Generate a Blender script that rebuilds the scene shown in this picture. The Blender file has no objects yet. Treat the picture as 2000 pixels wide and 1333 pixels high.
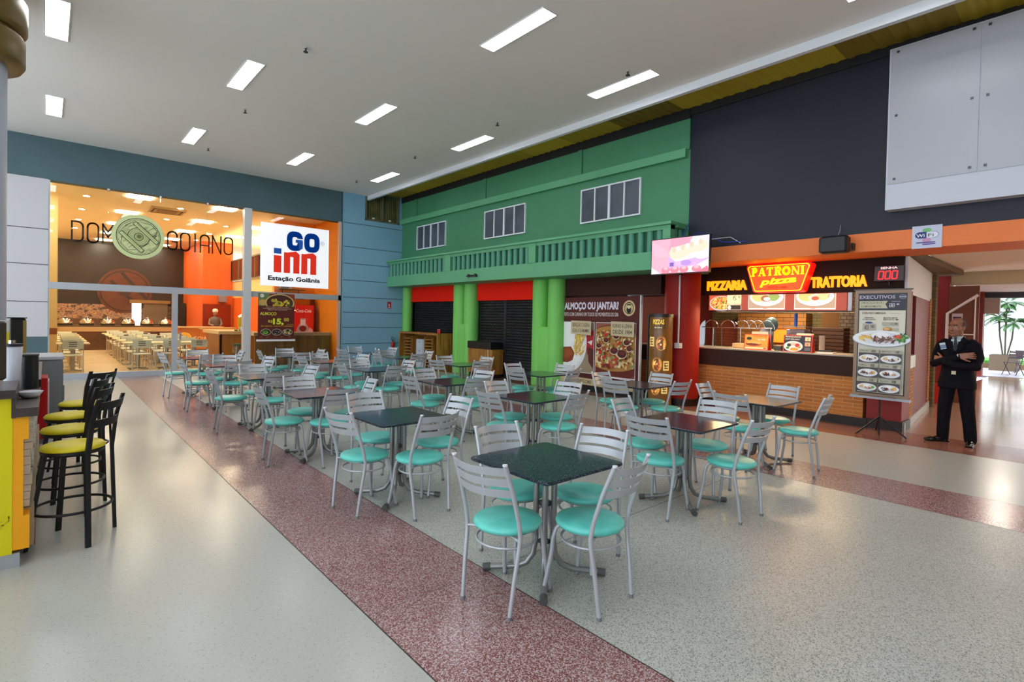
import bpy, math, random
from mathutils import Vector, Matrix
random.seed(7)
C = bpy.context.scene.collection
SC = bpy.context.scene
R = math.radians

# ------------------------------------------------------------------ camera
FPX, CYPX, EYE = 1025.4, 641.6, 1.62
_y, _p, _r = R(41.571), R(-0.9917), R(1.229)
_f = Vector((math.sin(_y)*math.cos(_p), math.cos(_y)*math.cos(_p), math.sin(_p)))
_rt = Vector((math.cos(_y), -math.sin(_y), 0)); _up = _rt.cross(_f)
_R2 = math.cos(_r)*_rt + math.sin(_r)*_up; _U2 = -math.sin(_r)*_rt + math.cos(_r)*_up
cam_data = bpy.data.cameras.new('camera'); cam = bpy.data.objects.new('camera', cam_data); C.objects.link(cam)
cam.matrix_world = Matrix(((_R2.x, _U2.x, -_f.x, 0), (_R2.y, _U2.y, -_f.y, 0), (_R2.z, _U2.z, -_f.z, EYE), (0, 0, 0, 1)))
cam_data.sensor_width = 36; cam_data.lens = FPX*36/2000
cam_data.shift_y = -(666.5-CYPX)/2000
cam_data.clip_start = 0.05; cam_data.clip_end = 300
SC.camera = cam

# ------------------------------------------------------------------ world, exposure
w = bpy.data.worlds.new('sky'); SC.world = w; w.use_nodes = True
bg = w.node_tree.nodes['Background']; bg.inputs[0].default_value = (0.80, 0.90, 1.0, 1); bg.inputs[1].default_value = 2.4
LAMP = 11.0          # emission of the recessed ceiling lamps
WARM = 34.0          # emission of the warm restaurant lamps
sun_l = bpy.data.lights.new('sun', 'SUN'); sun_l.energy = 3; sun_l.angle = R(1); sun_l.color = (1, .96, .9)
sun = bpy.data.objects.new('sun', sun_l); C.objects.link(sun); sun.rotation_euler = (0, R(-38), R(20)); sun.location = (20, 0, 20)
SC.view_settings.view_transform = 'Standard'; SC.view_settings.look = 'None'
SC.view_settings.exposure = 0.6; SC.view_settings.gamma = 1.0; SC.view_settings.use_curve_mapping = False
try:
    SC.cycles.use_denoising = True; SC.cycles.denoiser = 'OPENIMAGEDENOISE'
    SC.cycles.max_bounces = 8; SC.cycles.diffuse_bounces = 5; SC.cycles.glossy_bounces = 4; SC.cycles.transparent_max_bounces = 16
    SC.cycles.sample_clamp_indirect = 6; SC.cycles.caustics_reflective = False; SC.cycles.caustics_refractive = False
except Exception: pass

# ------------------------------------------------------------------ colours and materials
def lin(h):
    if isinstance(h, tuple): return h
    v = [int(h[i:i+2], 16)/255 for i in (0, 2, 4)]
    return tuple(c/12.92 if c <= .04045 else ((c+.055)/1.055)**2.4 for c in v)
_mc = {}
def mat(h, rough=.55, metal=0, emit=0, spec=.5, name=None):
    k = (h, rough, metal, emit, spec)
    if k in _mc: return _mc[k]
    m = bpy.data.materials.new(name or 'paint_%s' % (h if isinstance(h, str) else 'c')); m.use_nodes = True
    b = m.node_tree.nodes['Principled BSDF']; c = lin(h)
    b.inputs['Base Color'].default_value = (*c, 1); b.inputs['Roughness'].default_value = rough
    b.inputs['Metallic'].default_value = metal; b.inputs['Specular IOR Level'].default_value = spec
    if emit:
        b.inputs['Emission Color'].default_value = (*c, 1); b.inputs['Emission Strength'].default_value = emit
    _mc[k] = m; return m
def nodes(name):
    m = bpy.data.materials.new(name); m.use_nodes = True; nt = m.node_tree
    return m, nt, nt.nodes['Principled BSDF'], (lambda t: nt.nodes.new('ShaderNode'+t)), nt.links.new
def ramp(n, stops, interp='LINEAR'):
    r = n('ValToRGB'); cr = r.color_ramp; cr.interpolation = interp
    while len(cr.elements) > 1: cr.elements.remove(cr.elements[-1])
    cr.elements[0].position = stops[0][0]; cr.elements[0].color = (*lin(stops[0][1]), 1)
    for p, c in stops[1:]:
        e = cr.elements.new(p); e.color = (*lin(c), 1)
    return r
def terrazzo(name, base, chipA, chipB, amt, scale=130, rough=.17, cloud=None, cloudamt=.25, spec=.5):
    m, nt, b, n, L = nodes(name)
    g = n('NewGeometry')
    v = n('TexVoronoi'); v.inputs['Scale'].default_value = scale; L(g.outputs['Position'], v.inputs['Vector'])
    sep = n('SeparateColor'); L(v.outputs['Color'], sep.inputs['Color'])
    r1 = ramp(n, [(0, chipA), (amt*.6, chipA), (amt*.6+.01, chipB), (amt, chipB), (amt+.01, base)], 'CONSTANT'); L(sep.outputs[0], r1.inputs[0])
    v2 = n('TexVoronoi'); v2.inputs['Scale'].default_value = scale*2.2; L(g.outputs['Position'], v2.inputs['Vector'])
    s2 = n('SeparateColor'); L(v2.outputs['Color'], s2.inputs['Color'])
    r2 = ramp(n, [(0, chipA), (amt*.5, chipA), (amt*.5+.01, base)], 'CONSTANT'); L(s2.outputs[1], r2.inputs[0])
    mx = n('Mix'); mx.data_type = 'RGBA'; mx.inputs[0].default_value = .45
    L(r1.outputs[0], mx.inputs[6]); L(r2.outputs[0], mx.inputs[7])
    no = n('TexNoise'); no.inputs['Scale'].default_value = .8; no.inputs['Detail'].default_value = 3; no.inputs['Roughness'].default_value = .5
    L(g.outputs['Position'], no.inputs['Vector'])
    mr = n('MapRange'); mr.inputs[1].default_value = .3; mr.inputs[2].default_value = .75; mr.inputs[4].default_value = cloudamt; L(no.outputs[0], mr.inputs[0])
    m2 = n('Mix'); m2.data_type = 'RGBA'; L(mr.outputs[0], m2.inputs[0]); L(mx.outputs[2], m2.inputs[6])
    m2.inputs[7].default_value = (*lin(cloud or chipA), 1); L(m2.outputs[2], b.inputs['Base Color'])
    rr = n('MapRange'); rr.inputs[1].default_value = .3; rr.inputs[2].default_value = .7; rr.inputs[3].default_value = rough; rr.inputs[4].default_value = rough+.05
    L(no.outputs[0], rr.inputs[0]); L(rr.outputs[0], b.inputs['Roughness']); b.inputs['Specular IOR Level'].default_value = spec
    return m
def bricks(name, c1, c2, mortar, sx=.24, sy=.055, axis='YZ', rough=.7, msize=.006):
    m, nt, b, n, L = nodes(name)
    g = n('NewGeometry'); s = n('SeparateXYZ'); L(g.outputs['Position'], s.inputs[0]); c = n('CombineXYZ')
    L(s.outputs['Y' if axis[0] == 'Y' else 'X'], c.inputs[0]); L(s.outputs[2], c.inputs[1])
    t = n('TexBrick'); L(c.outputs[0], t.inputs['Vector']); t.inputs['Scale'].default_value = 1
    t.inputs['Brick Width'].default_value = sx; t.inputs['Row Height'].default_value = sy; t.inputs['Mortar Size'].default_value = msize
    t.inputs['Mortar Smooth'].default_value = .2; t.inputs['Bias'].default_value = 0
    t.inputs['Color1'].default_value = (*lin(c1), 1); t.inputs['Color2'].default_value = (*lin(c2), 1); t.inputs['Mortar'].default_value = (*lin(mortar), 1)
    L(t.outputs[0], b.inputs['Base Color']); b.inputs['Roughness'].default_value = rough
    bu = n('Bump'); bu.inputs['Strength'].default_value = .5; bu.inputs['Distance'].default_value = .01; bu.invert = True
    L(t.outputs['Fac'], bu.inputs['Height']); L(bu.outputs[0], b.inputs['Normal'])
    return m
def noisy(name, stops, scale=4, stretch=(1, 1, 1), detail=4, rough=.5, bump=0, metal=0, spec=.5):
    m, nt, b, n, L = nodes(name)
    g = n('NewGeometry'); mp = n('Mapping'); mp.inputs['Scale'].default_value = stretch; L(g.outputs['Position'], mp.inputs[0])
    no = n('TexNoise'); no.inputs['Scale'].default_value = scale; no.inputs['Detail'].default_value = detail; L(mp.outputs[0], no.inputs['Vector'])
    r = ramp(n, stops); L(no.outputs[0], r.inputs[0]); L(r.outputs[0], b.inputs['Base Color'])
    b.inputs['Roughness'].default_value = rough; b.inputs['Metallic'].default_value = metal; b.inputs['Specular IOR Level'].default_value = spec
    if bump:
        bu = n('Bump'); bu.inputs['Strength'].default_value = bump; bu.inputs['Distance'].default_value = .01
        L(no.outputs[0], bu.inputs['Height']); L(bu.outputs[0], b.inputs['Normal'])
    return m
def glassy(name, tint=(1, 1, 1), refl=.08, rough=.0):
    m = bpy.data.materials.new(name); m.use_nodes = True; nt = m.node_tree; nt.nodes.clear()
    n = lambda t: nt.nodes.new('ShaderNode'+t); L = nt.links.new
    o = n('OutputMaterial'); t = n('BsdfTransparent'); t.inputs[0].default_value = (*tint, 1)
    g = n('BsdfGlossy'); g.inputs['Roughness'].default_value = rough; fr = n('Fresnel'); fr.inputs[0].default_value = 1.35
    ad = n('Math'); ad.operation = 'ADD'; ad.use_clamp = True; ad.inputs[1].default_value = refl; L(fr.outputs[0], ad.inputs[0])
    mx = n('MixShader'); L(ad.outputs[0], mx.inputs[0]); L(t.outputs[0], mx.inputs[1]); L(g.outputs[0], mx.inputs[2]); L(mx.outputs[0], o.inputs[0])
    return m

FLOOR_CREAM = terrazzo('terrazzo_cream', 'b4b5ae', '9a9a90', 'c4c5be', .06, 130, .22, 'a6a69e', .3, .4)
FLOOR_GREY = terrazzo('terrazzo_grey', 'c2c4bc', '565a52', 'dcdcd6', .36, 170, .30, '8a8c84', .35, .4)
FLOOR_RED = terrazzo('terrazzo_red', '7c4442', 'dccccc', 'cdb6b4', .40, 170, .20, '683a38', .3)
FLOOR_CORR = terrazzo('terrazzo_corridor', 'b08e76', 'c0a090', '8c6a58', .2, 150, .10, '9c7a68', .2)
FLOOR_BROWN = terrazzo('terrazzo_brown', '8a5a48', 'a08070', '6c4030', .25, 150, .13, '7c4a3c', .3)
STEEL = mat('a9abae', .3, .85)
GREYPAINT = mat('b2b6bc', .34, .25)
CHROME = mat('c9cacc', .15, 1)
BLACKM = mat('1b1c1f', .4, .3)
MINT = noisy('mint_vinyl', [(.3, '56c2b4'), (.7, '68d2c6')], 9, rough=.35)
YELLOWV = noisy('yellow_vinyl', [(.3, 'dccc10'), (.7, 'e8d81e')], 9, rough=.4)
def granite():
    m, nt, b, n, L = nodes('dark_granite')
    g = n('NewGeometry'); v = n('TexVoronoi'); v.inputs['Scale'].default_value = 190; L(g.outputs['Position'], v.inputs['Vector'])
    s = n('SeparateColor'); L(v.outputs['Color'], s.inputs['Color'])
    r = ramp(n, [(0, '161c26'), (.45, '222a36'), (.8, '2e3844'), (.97, '58626c')]); L(s.outputs[0], r.inputs[0])
    L(r.outputs[0], b.inputs['Base Color']); b.inputs['Roughness'].default_value = .16; b.inputs['Specular IOR Level'].default_value = .26
    return m
GRANITE = granite()
WOOD = noisy('honey_wood', [(.3, '7a4c18'), (.5, '9c6a2a'), (.7, 'b8843c')], 3, (6, 6, .7), 6, .45)
WOODD = noisy('laminate_wood', [(.3, '6a5232'), (.6, '86693f')], 2, (5, 5, .4), 5, .4)
BRICK_O = bricks('orange_brick', 'cc7e34', 'b26c2e', 'cc9c62', .30, .06, msize=.006)
BRICK_OX = bricks('orange_brick_side', 'c08a58', 'a87040', '6a4a30', axis='XZ')
BRICK_D = bricks('olive_brick', '6e5c30', '5c4c28', '3a3018', .3, .075)
GLASS = glassy('window_glass', (.98, .97, .93), 0)
GLASSC = glassy('counter_glass', (.9, .97, .95), .08)

# ------------------------------------------------------------------ mesh builder
class MB:
    def __init__(s): s.v = []; s.f = []; s.m = []; s.sm = []; s.mats = []
    def mi(s, m):
        if m not in s.mats: s.mats.append(m)
        return s.mats.index(m)
    def add(s, vs, fs, m, smooth=False):
        o = len(s.v); s.v += [tuple(p) for p in vs]; k = s.mi(m)
        for f in fs: s.f.append(tuple(o+i for i in f)); s.m.append(k); s.sm.append(smooth)
        return s
    def box(s, x0, x1, y0, y1, z0, z1, m, M=None):
        p = [(x, y, z) for z in (z0, z1) for y in (y0, y1) for x in (x0, x1)]
        if M is not None: p = [tuple(M @ Vector(q)) for q in p]
        return s.add(p, [(0, 2, 3, 1), (4, 5, 7, 6), (0, 1, 5, 4), (2, 6, 7, 3), (0, 4, 6, 2), (1, 3, 7, 5)], m)
    def bbox(s, x0, x1, y0, y1, z0, z1, m, c=.01):      # box with chamfered vertical edges
        P = [(x0+c, y0), (x1-c, y0), (x1, y0+c), (x1, y1-c), (x1-c, y1), (x0+c, y1), (x0, y1-c), (x0, y0+c)]
        e = min(c, (z1-z0)*.3)
        vs = []
        for z, k in ((z0, e), (z0+e, 0), (z1-e, 0), (z1, e)):
            cx, cy = (x0+x1)/2, (y0+y1)/2
            for (x, y) in P:
                vs.append((x-math.copysign(k, x-cx), y-math.copysign(k, y-cy), z))
        fs = [tuple(range(7, -1, -1)), tuple(range(24, 32))]
        for a in range(3):
            for i in range(8): j = (i+1) % 8; fs.append((a*8+i, a*8+j, a*8+8+j, a*8+8+i))
        return s.add(vs, fs, m)
    def tube(s, pts, r, m, seg=8, cap=True, closed=False):
        pts = [Vector(p) for p in pts]; n = len(pts); rs = r if isinstance(r, (list, tuple)) else [r]*n
        vs = []; prev = None
        for i, p in enumerate(pts):
            if closed: t = (pts[(i+1) % n]-pts[i-1])
            else: t = pts[min(i+1, n-1)]-pts[max(i-1, 0)]
            t.normalize()
            if prev is None:
                a = Vector((0, 0, 1)) if abs(t.z) < .9 else Vector((1, 0, 0)); u = t.cross(a).normalized()
            else:
                u = prev-t*prev.dot(t); u.normalize()
            prev = u; v = t.cross(u)
            for k in range(seg):
                a = 2*math.pi*k/seg; vs.append(p+(u*math.cos(a)+v*math.sin(a))*rs[i])
        fs = []
        for i in range(n if closed else n-1):
            for k in range(seg):
                k2 = (k+1) % seg; j = (i+1) % n
                fs.append((i*seg+k, i*seg+k2, j*seg+k2, j*seg+k))
        s.add(vs, fs, m, True)
        if cap and not closed:
            s.add(vs[:seg], [tuple(range(seg-1, -1, -1))], m); s.add(vs[-seg:], [tuple(range(seg))], m)
        return s
    def lathe(s, prof, m, c=(0, 0, 0), seg=24, smooth=True, sy=1, a0=0, a1=360):
        full = a1-a0 >= 360; k = seg if full else seg+1
        vs = [(c[0]+r*math.cos(R(a0+(a1-a0)*i/seg)), c[1]+sy*r*math.sin(R(a0+(a1-a0)*i/seg)), c[2]+z) for r, z in prof for i in range(k)]
        fs = []
        for j in range(len(prof)-1):
            for i in range(seg):
                i2 = (i+1) % k; fs.append((j*k+i, j*k+i2, (j+1)*k+i2, (j+1)*k+i))
        return s.add(vs, fs, m, smooth)
    def cyl(s, c, r, z0, z1, m, seg=20, r2=None):
        r2 = r if r2 is None else r2
        return s.lathe([(0, z0), (r, z0)], m, c, seg, False).lathe([(r, z0), (r2, z1)], m, c, seg).lathe([(r2, z1), (0, z1)], m, c, seg, False)
    def prism(s, P, axis, d0, d1, m):                       # polygon P in the two other axes, extruded along axis
        def q(a, b, d): return {'x': (d, a, b), 'y': (a, d, b), 'z': (a, b, d)}[axis]
        n = len(P); vs = [q(a, b, d0) for a, b in P]+[q(a, b, d1) for a, b in P]
        fs = [tuple(range(n-1, -1, -1)), tuple(range(n, 2*n))]+[(i, (i+1) % n, n+(i+1) % n, n+i) for i in range(n)]
        return s.add(vs, fs, m)
    def ell(s, c, r, m, seg=16, rings=10):
        pr = [(math.sin(math.pi*i/rings), -math.cos(math.pi*i/rings)) for i in range(rings+1)]
        vs = [(c[0]+r[0]*a*math.cos(2*math.pi*k/seg), c[1]+r[1]*a*math.sin(2*math.pi*k/seg), c[2]+r[2]*b) for a, b in pr for k in range(seg)]
        fs = [(i*seg+k, i*seg+(k+1) % seg, (i+1)*seg+(k+1) % seg, (i+1)*seg+k) for i in range(rings) for k in range(seg)]
        return s.add(vs, fs, m, True)
    def mesh(s, name):
        me = bpy.data.meshes.new(name); me.from_pydata(s.v, [], s.f)
        for m in s.mats: me.materials.append(m)
        me.polygons.foreach_set('material_index', s.m); me.polygons.foreach_set('use_smooth', s.sm)
        me.validate(); me.update(); return me
    def build(s, name, parent=None, loc=None, rot=None):
        o = bpy.data.objects.new(name, s.mesh(name)); C.objects.link(o)
        if parent: o.parent = parent
        if loc: o.location = loc
        if rot: o.rotation_euler = rot
        return o
def tag(o, label=None, cat=None, group=None, kind=None):
    if label: o['label'] = label
    if cat: o['category'] = cat
    if group: o['group'] = group
    if kind: o['kind'] = kind
    return o
def empty(name, loc, label, cat, group=None, rz=0):
    o = bpy.data.objects.new(name, None); C.objects.link(o); o.location = loc; o.rotation_euler = (0, 0, rz); o.empty_display_size = .1
    return tag(o, label, cat, group)
def struct(name, mb): return tag(mb.build(name), kind='structure')
def dup(root, loc, rz=0, label=None, group=None):
    r = root.copy(); C.objects.link(r); r.location = loc; r.rotation_euler = (0, 0, rz)
    if label: r['label'] = label
    if group: r['group'] = group
    for ch in root.children:
        c = ch.copy(); C.objects.link(c); c.parent = r
        for g in ch.children:
            d = g.copy(); C.objects.link(d); d.parent = c
    return r

# ------------------------------------------------------------------ flat prints and lettering
_tc = {}
def textpoly(s, bold=0, extrude=0):
    k = (s, bold, extrude)
    if k in _tc: return _tc[k]
    cu = bpy.data.curves.new('t', 'FONT'); cu.body = s; cu.size = 1; cu.offset = bold; cu.resolution_u = 3
    cu.extrude = extrude
    o = bpy.data.objects.new('t', cu); C.objects.link(o); bpy.context.view_layer.update()
    dg = bpy.context.evaluated_depsgraph_get(); me = bpy.data.meshes.new_from_object(o.evaluated_get(dg))
    vs = [tuple(v.co) for v in me.vertices]; fs = [tuple(p.vertices) for p in me.polygons]
    bpy.data.objects.remove(o); bpy.data.curves.remove(cu); bpy.data.meshes.remove(me)
    _tc[k] = (vs, fs); return _tc[k]
class Art:
    """flat print on a plane: origin O, U to the right, W up, N towards the viewer (metres)"""
    def __init__(s, O, U, W, rough=.5, emit=0, step=.0002):
        s.O = Vector(O); s.U = Vector(U).normalized(); s.W = Vector(W).normalized(); s.N = s.U.cross(s.W); s.mb = MB(); s.l = 1; s.rough = rough; s.emit = emit; s.step = step
    def pt(s, x, y, l=None): return s.O+s.U*x+s.W*y+s.N*(s.step*(s.l if l is None else l))
    def c(s, h): return mat(h, s.rough, 0, s.emit)
    def poly(s, P, h):
        s.mb.add([s.pt(x, y) for x, y in P], [tuple(range(len(P)))], s.c(h)); s.l += 1; return s
    def rect(s, x0, y0, x1, y1, h): return s.poly([(x0, y0), (x1, y0), (x1, y1), (x0, y1)], h)
    def ell(s, cx, cy, rx, ry, h, n=28, rot=0):
        ca, sa = math.cos(R(rot)), math.sin(R(rot))
        return s.poly([(cx+rx*math.cos(t)*ca-ry*math.sin(t)*sa, cy+rx*math.cos(t)*sa+ry*math.sin(t)*ca) for t in (2*math.pi*i/n for i in range(n))], h)
    def clip_ell(s, cx, cy, rx, ry, h, x0, y0, x1, y1, n=40):
        P = [(min(max(cx+rx*math.cos(2*math.pi*i/n), x0), x1), min(max(cy+ry*math.sin(2*math.pi*i/n), y0), y1)) for i in range(n)]
        Q = [p for i, p in enumerate(P) if p != P[i-1]]
        return s.poly(Q, h)
    def ring(s, cx, cy, rx, ry, w, h, n=36):
        P = [(math.cos(2*math.pi*i/n), math.sin(2*math.pi*i/n)) for i in range(n)]
        vs = [s.pt(cx+rx*a, cy+ry*b) for a, b in P]+[s.pt(cx+(rx-w)*a, cy+(ry-w)*b) for a, b in P]
        s.mb.add(vs, [(i, (i+1) % n, n+(i+1) % n, n+i) for i in range(n)], s.c(h)); s.l += 1; return s
    def line(s, P, w, h):
        vs = []; fs = []
        for (a, b), (c, d) in zip(P, P[1:]):
            dx, dy = c-a, d-b; L = math.hypot(dx, dy) or 1; nx, ny = -dy/L*w/2, dx/L*w/2; ex, ey = dx/L*w/2, dy/L*w/2; o = len(vs)
            vs += [s.pt(a+nx-ex, b+ny-ey), s.pt(a-nx-ex, b-ny-ey), s.pt(c-nx+ex, d-ny+ey), s.pt(c+nx+ex, d+ny+ey)]; fs.append((o, o+1, o+2, o+3))
        s.mb.add(vs, fs, s.c(h)); s.l += 1; return s
    def text(s, t, x, y, hgt, h, wid=None, bold=.01, align='l', shear=0, z=0, extrude=0, rot=0):
        vs, fs = textpoly(t, bold, 0)
        if not vs: return s
        x0 = min(v[0] for v in vs); x1 = max(v[0] for v in vs)
        sy = hgt/.73; sx = sy if wid is None else wid/(x1-x0)
        W = (x1-x0)*sx; ox = x-(W/2 if align == 'c' else W if align == 'r' else 0)
        ca, sa = math.cos(R(rot)), math.sin(R(rot)); P = []
        for v in vs:
            a, b = (v[0]-x0)*sx+ox-x+shear*v[1]*sy, v[1]*sy
            P.append((x+a*ca-b*sa, y+a*sa+b*ca))
        if extrude:
            n = len(P); base = [s.pt(a, b) for a, b in P]; top = [p+s.N*extrude for p in base]
            s.mb.add(top, fs, s.c(h))
            ed = {}
            for f in fs:
                for i in range(len(f)):
                    e = (f[i], f[(i+1) % len(f)]); ed[e] = 1
            sides = [(a, b, n+b, n+a) for (a, b) in ed if (b, a) not in ed]
            s.mb.add(base+top, sides, s.c(h))
        else: s.mb.add([s.pt(a, b) for a, b in P], fs, s.c(h))
        s.l += 1; return s
    def build(s, name, parent=None): return s.mb.build(name, parent)
def plate(a, cx, cy, rx, ry, kind, seed=1):
    rg = random.Random(seed)
    a.ell(cx, cy-.06*ry, rx*1.02, ry*1.04, '9aa0b0').ell(cx, cy, rx, ry, 'eef0f4').ell(cx, cy, rx*.8, ry*.78, 'dfe2ea')
    def blob(x, y, w, h, cols, n, sz):
        for i in range(n):
            t = rg.random()*6.28; q = rg.random()**.5
            a.ell(cx+rx*(x+w*q*math.cos(t)), cy+ry*(y+h*q*math.sin(t)), rx*sz*rg.uniform(.6, 1.2), ry*sz*rg.uniform(.5, 1.1), rg.choice(cols), 7, rg.uniform(0, 180))
    def fries(x, y, w, h, n):
        for i in range(n):
            px, py = cx+rx*(x+rg.uniform(-w, w)), cy+ry*(y+rg.uniform(-h, h)); t = rg.uniform(-.9, .9); l = rx*.16
            a.line([(px, py), (px+l*math.cos(t), py+l*math.sin(t)*ry/rx*1.5)], rx*.035, rg.choice(['f2c84e', 'e6b03a', 'f7dc7a', 'd89a2a']))
    if kind in 'ABCDEF':
        fries(-.55 if kind != 'F' else .45, .1, .22, .35, 26)
        a.ell(cx, cy+.32*ry, rx*.34, ry*.45, 'f6f6f8', 16)
        if kind == 'A': blob(.1, -.1, .42, .35, ['6a4438', '8a6050', '4a2c26', 'a88078'], 34, .11); blob(.7, .15, .2, .4, ['3a8a3a', '6ab04a', '2a6a2a'], 22, .12); blob(.6, .3, .15, .2, ['c83020', 'e05030'], 8, .1)
        elif kind in 'BD': blob(.1, -.25, .3, .3, ['7a4a30', '5a3020'], 12, .14); a.ell(cx+.5*rx, cy, rx*.2, ry*.25, 'fbfbf4', 12).ell(cx+.5*rx, cy, rx*.09, ry*.12, 'f0b020', 10); blob(.7, .25, .12, .2, ['3a8a3a', 'c83020'], 8, .09)
        elif kind in 'CF': blob(-.3 if kind == 'C' else -.35, -.1, .35, .4, ['5a2a20', '7a3a2a', '46201a'], 22, .13); blob(.4, -.1, .2, .2, ['c87040', 'e0a060'], 10, .1)
        else: blob(.15, -.2, .35, .3, ['a05a30', 'c88040'], 12, .13); blob(.65, .1, .18, .3, ['4a9a3a', '8ac04a'], 12, .11)
    elif kind == 'P':       # pizza
        a.ell(cx, cy, rx*.95, ry*.95, 'b8762e').ell(cx, cy, rx*.84, ry*.84, 'e0a850')
        blob(0, 0, .75, .75, ['d04a2a', 'e8c070', 'b83020', 'f0d890', '5a7a2a', 'c86030'], 44, .13)
        for t in (0, 60, 120): a.line([(cx-rx*.9*math.cos(R(t)), cy-ry*.9*math.sin(R(t))), (cx+rx*.9*math.cos(R(t)), cy+ry*.9*math.sin(R(t)))], rx*.02, '8a4a1a')
def seven(a, s, x, y, h, col, w=None, sl=.08):
    """seven segment digits"""
    seg = {'0': 'abcdef', '1': 'bc', '2': 'abged', '3': 'abgcd', '4': 'fgbc', '5': 'afgcd', '6': 'afgedc', '7': 'abc', '8': 'abcdefg', '9': 'abcdfg'}
    w = w or h*.5; t = h*.13
    def P(u, v): return (x+u*w+sl*v*h, y+v*h)
    for ch in s:
        if ch == ' ': x += w*.7; continue
        if ch in ',.': a.line([P(0, .02), P(.1, .02)], t, col); x += w*.35; continue
        for k in seg[ch]:
            p = {'a': ((.12, 1), (.88, 1)), 'b': ((1, .92), (1, .55)), 'c': ((1, .45), (1, .08)), 'd': ((.12, 0), (.88, 0)), 'e': ((0, .45), (0, .08)), 'f': ((0, .92), (0, .55)), 'g': ((.12, .5), (.88, .5))}[k]
            a.line([P(*p[0]), P(*p[1])], t, col)
        x += w*1.45
    return x
XN = (0, -1, 0)     # "right" direction on surfaces that face -X (viewer looks towards +X)
ZU = (0, 0, 1)
# ================================================================== SETTING
YA = 15.95          # glass front plane
XU = 9.05           # upper green / black wall plane
XB = 9.95           # shop front plane
CZ = 5.5
DARKLINE = mat('3a2a28', .5)
# floor: one mesh, a cell grid with a material per cell
def floor_mesh():
    mb = MB()
    xs = [-8, 1.30, 1.308, 2.12, 2.128, 5.85, 5.858, 6.72, 6.728, 8.87, 8.878, 26]
    ms = [FLOOR_CREAM, DARKLINE, FLOOR_RED, DARKLINE, FLOOR_GREY, DARKLINE, FLOOR_RED, DARKLINE, FLOOR_CREAM, DARKLINE, FLOOR_BROWN]
    def slab(x0, x1, y0, y1, m): mb.add([(x0, y0, 0), (x1, y0, 0), (x1, y1, 0), (x0, y1, 0)], [(0, 1, 2, 3)], m)
    for i in range(11):
        x0, x1 = xs[i], min(xs[i+1], 24.4)
        y1 = YA
        if ms[i] is FLOOR_GREY:        # joints across the grey field
            y = -8
            for yj in (2.585, 6.4, 10.2, 14.0): slab(x0, x1, y, yj, FLOOR_GREY); slab(x0, x1, yj, yj+.006, DARKLINE); y = yj+.006
            slab(x0, x1, y, YA, FLOOR_GREY)
        elif i == 2:
            y = -8
            for yj in (2.59, 6.4, 10.2): slab(x0, x1, y, yj, FLOOR_RED); slab(x0, x1, yj, yj+.005, DARKLINE); y = yj+.005
            slab(x0, x1, y, YA, FLOOR_RED)
        elif i == 10: slab(x0, XB, -8, YA, FLOOR_BROWN); slab(XB, 24.4, -8, 2.6, FLOOR_CORR); slab(XB, 14.5, 2.6, 7.3, FLOOR_BROWN)
        else: slab(x0, x1, -8, y1, ms[i])
    return mb
struct('floor', floor_mesh())
ORF = noisy('warm_tile', [(.3, 'dcc49c'), (.7, 'e8d2ac')], 1.2, rough=.22)
struct('floor_restaurant', MB().box(-8, 10, YA+.02, 31, -.1, .004, ORF))
# main ceiling with a fascia along the roof-light strip
CEIL = noisy('ceiling_paint', [(.3, 'e6e2dd'), (.7, 'eae6e1')], .4, rough=.8)
struct('ceiling', MB().box(-8, 7.75, -8, YA, CZ, CZ+.15, CEIL))
struct('trim_1', MB().box(7.75, 7.83, -8, YA, 5.37, 5.80, mat('d8dade', .6)))
def roof():
    m, nt, b, n, L = nodes('corrugated_roof_sheet')
    g = n('NewGeometry'); s = n('SeparateXYZ'); L(g.outputs['Position'], s.inputs[0])
    fl = n('Math'); fl.operation = 'DIVIDE'; fl.inputs[1].default_value = 1.35; L(s.outputs[1], fl.inputs[0])
    f2 = n('Math'); f2.operation = 'FLOOR'; L(fl.outputs[0], f2.inputs[0]); wn = n('TexWhiteNoise'); wn.noise_dimensions = '1D'; L(f2.outputs[0], wn.inputs['W'])
    r = ramp(n, [(0, '8a7028'), (.5, 'b09a34'), (1, 'c8b440')]); L(wn.outputs[0], r.inputs[0]); L(r.outputs[0], b.inputs['Base Color']); b.inputs['Roughness'].default_value = .6
    tr = n('BsdfTranslucent'); L(r.outputs[0], tr.inputs[0]); ms = n('MixShader'); ms.inputs[0].default_value = .12
    L(b.outputs[0], ms.inputs[1]); L(tr.outputs[0], ms.inputs[2]); L(ms.outputs[0], nt.nodes['Material Output'].inputs[0])
    mb = MB(); N = 470; vs = []; fs = []
    for i in range(N+1):
        y = -8+i*(YA+8)/N; z = 5.66+(.012 if (i//2) % 2 else -.012)
        vs += [(7.82, y, z), (XU+.1, y, z), (7.82, y, z+.02), (XU+.1, y, z+.02)]
    for i in range(N):
        a = i*4; fs += [(a, a+1, a+5, a+4), (a+2, a+6, a+7, a+3), (a, a+4, a+6, a+2), (a+1, a+3, a+7, a+5)]
    mb.add(vs, fs, m); return mb
struct('ceiling_roof_strip', roof())
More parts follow.
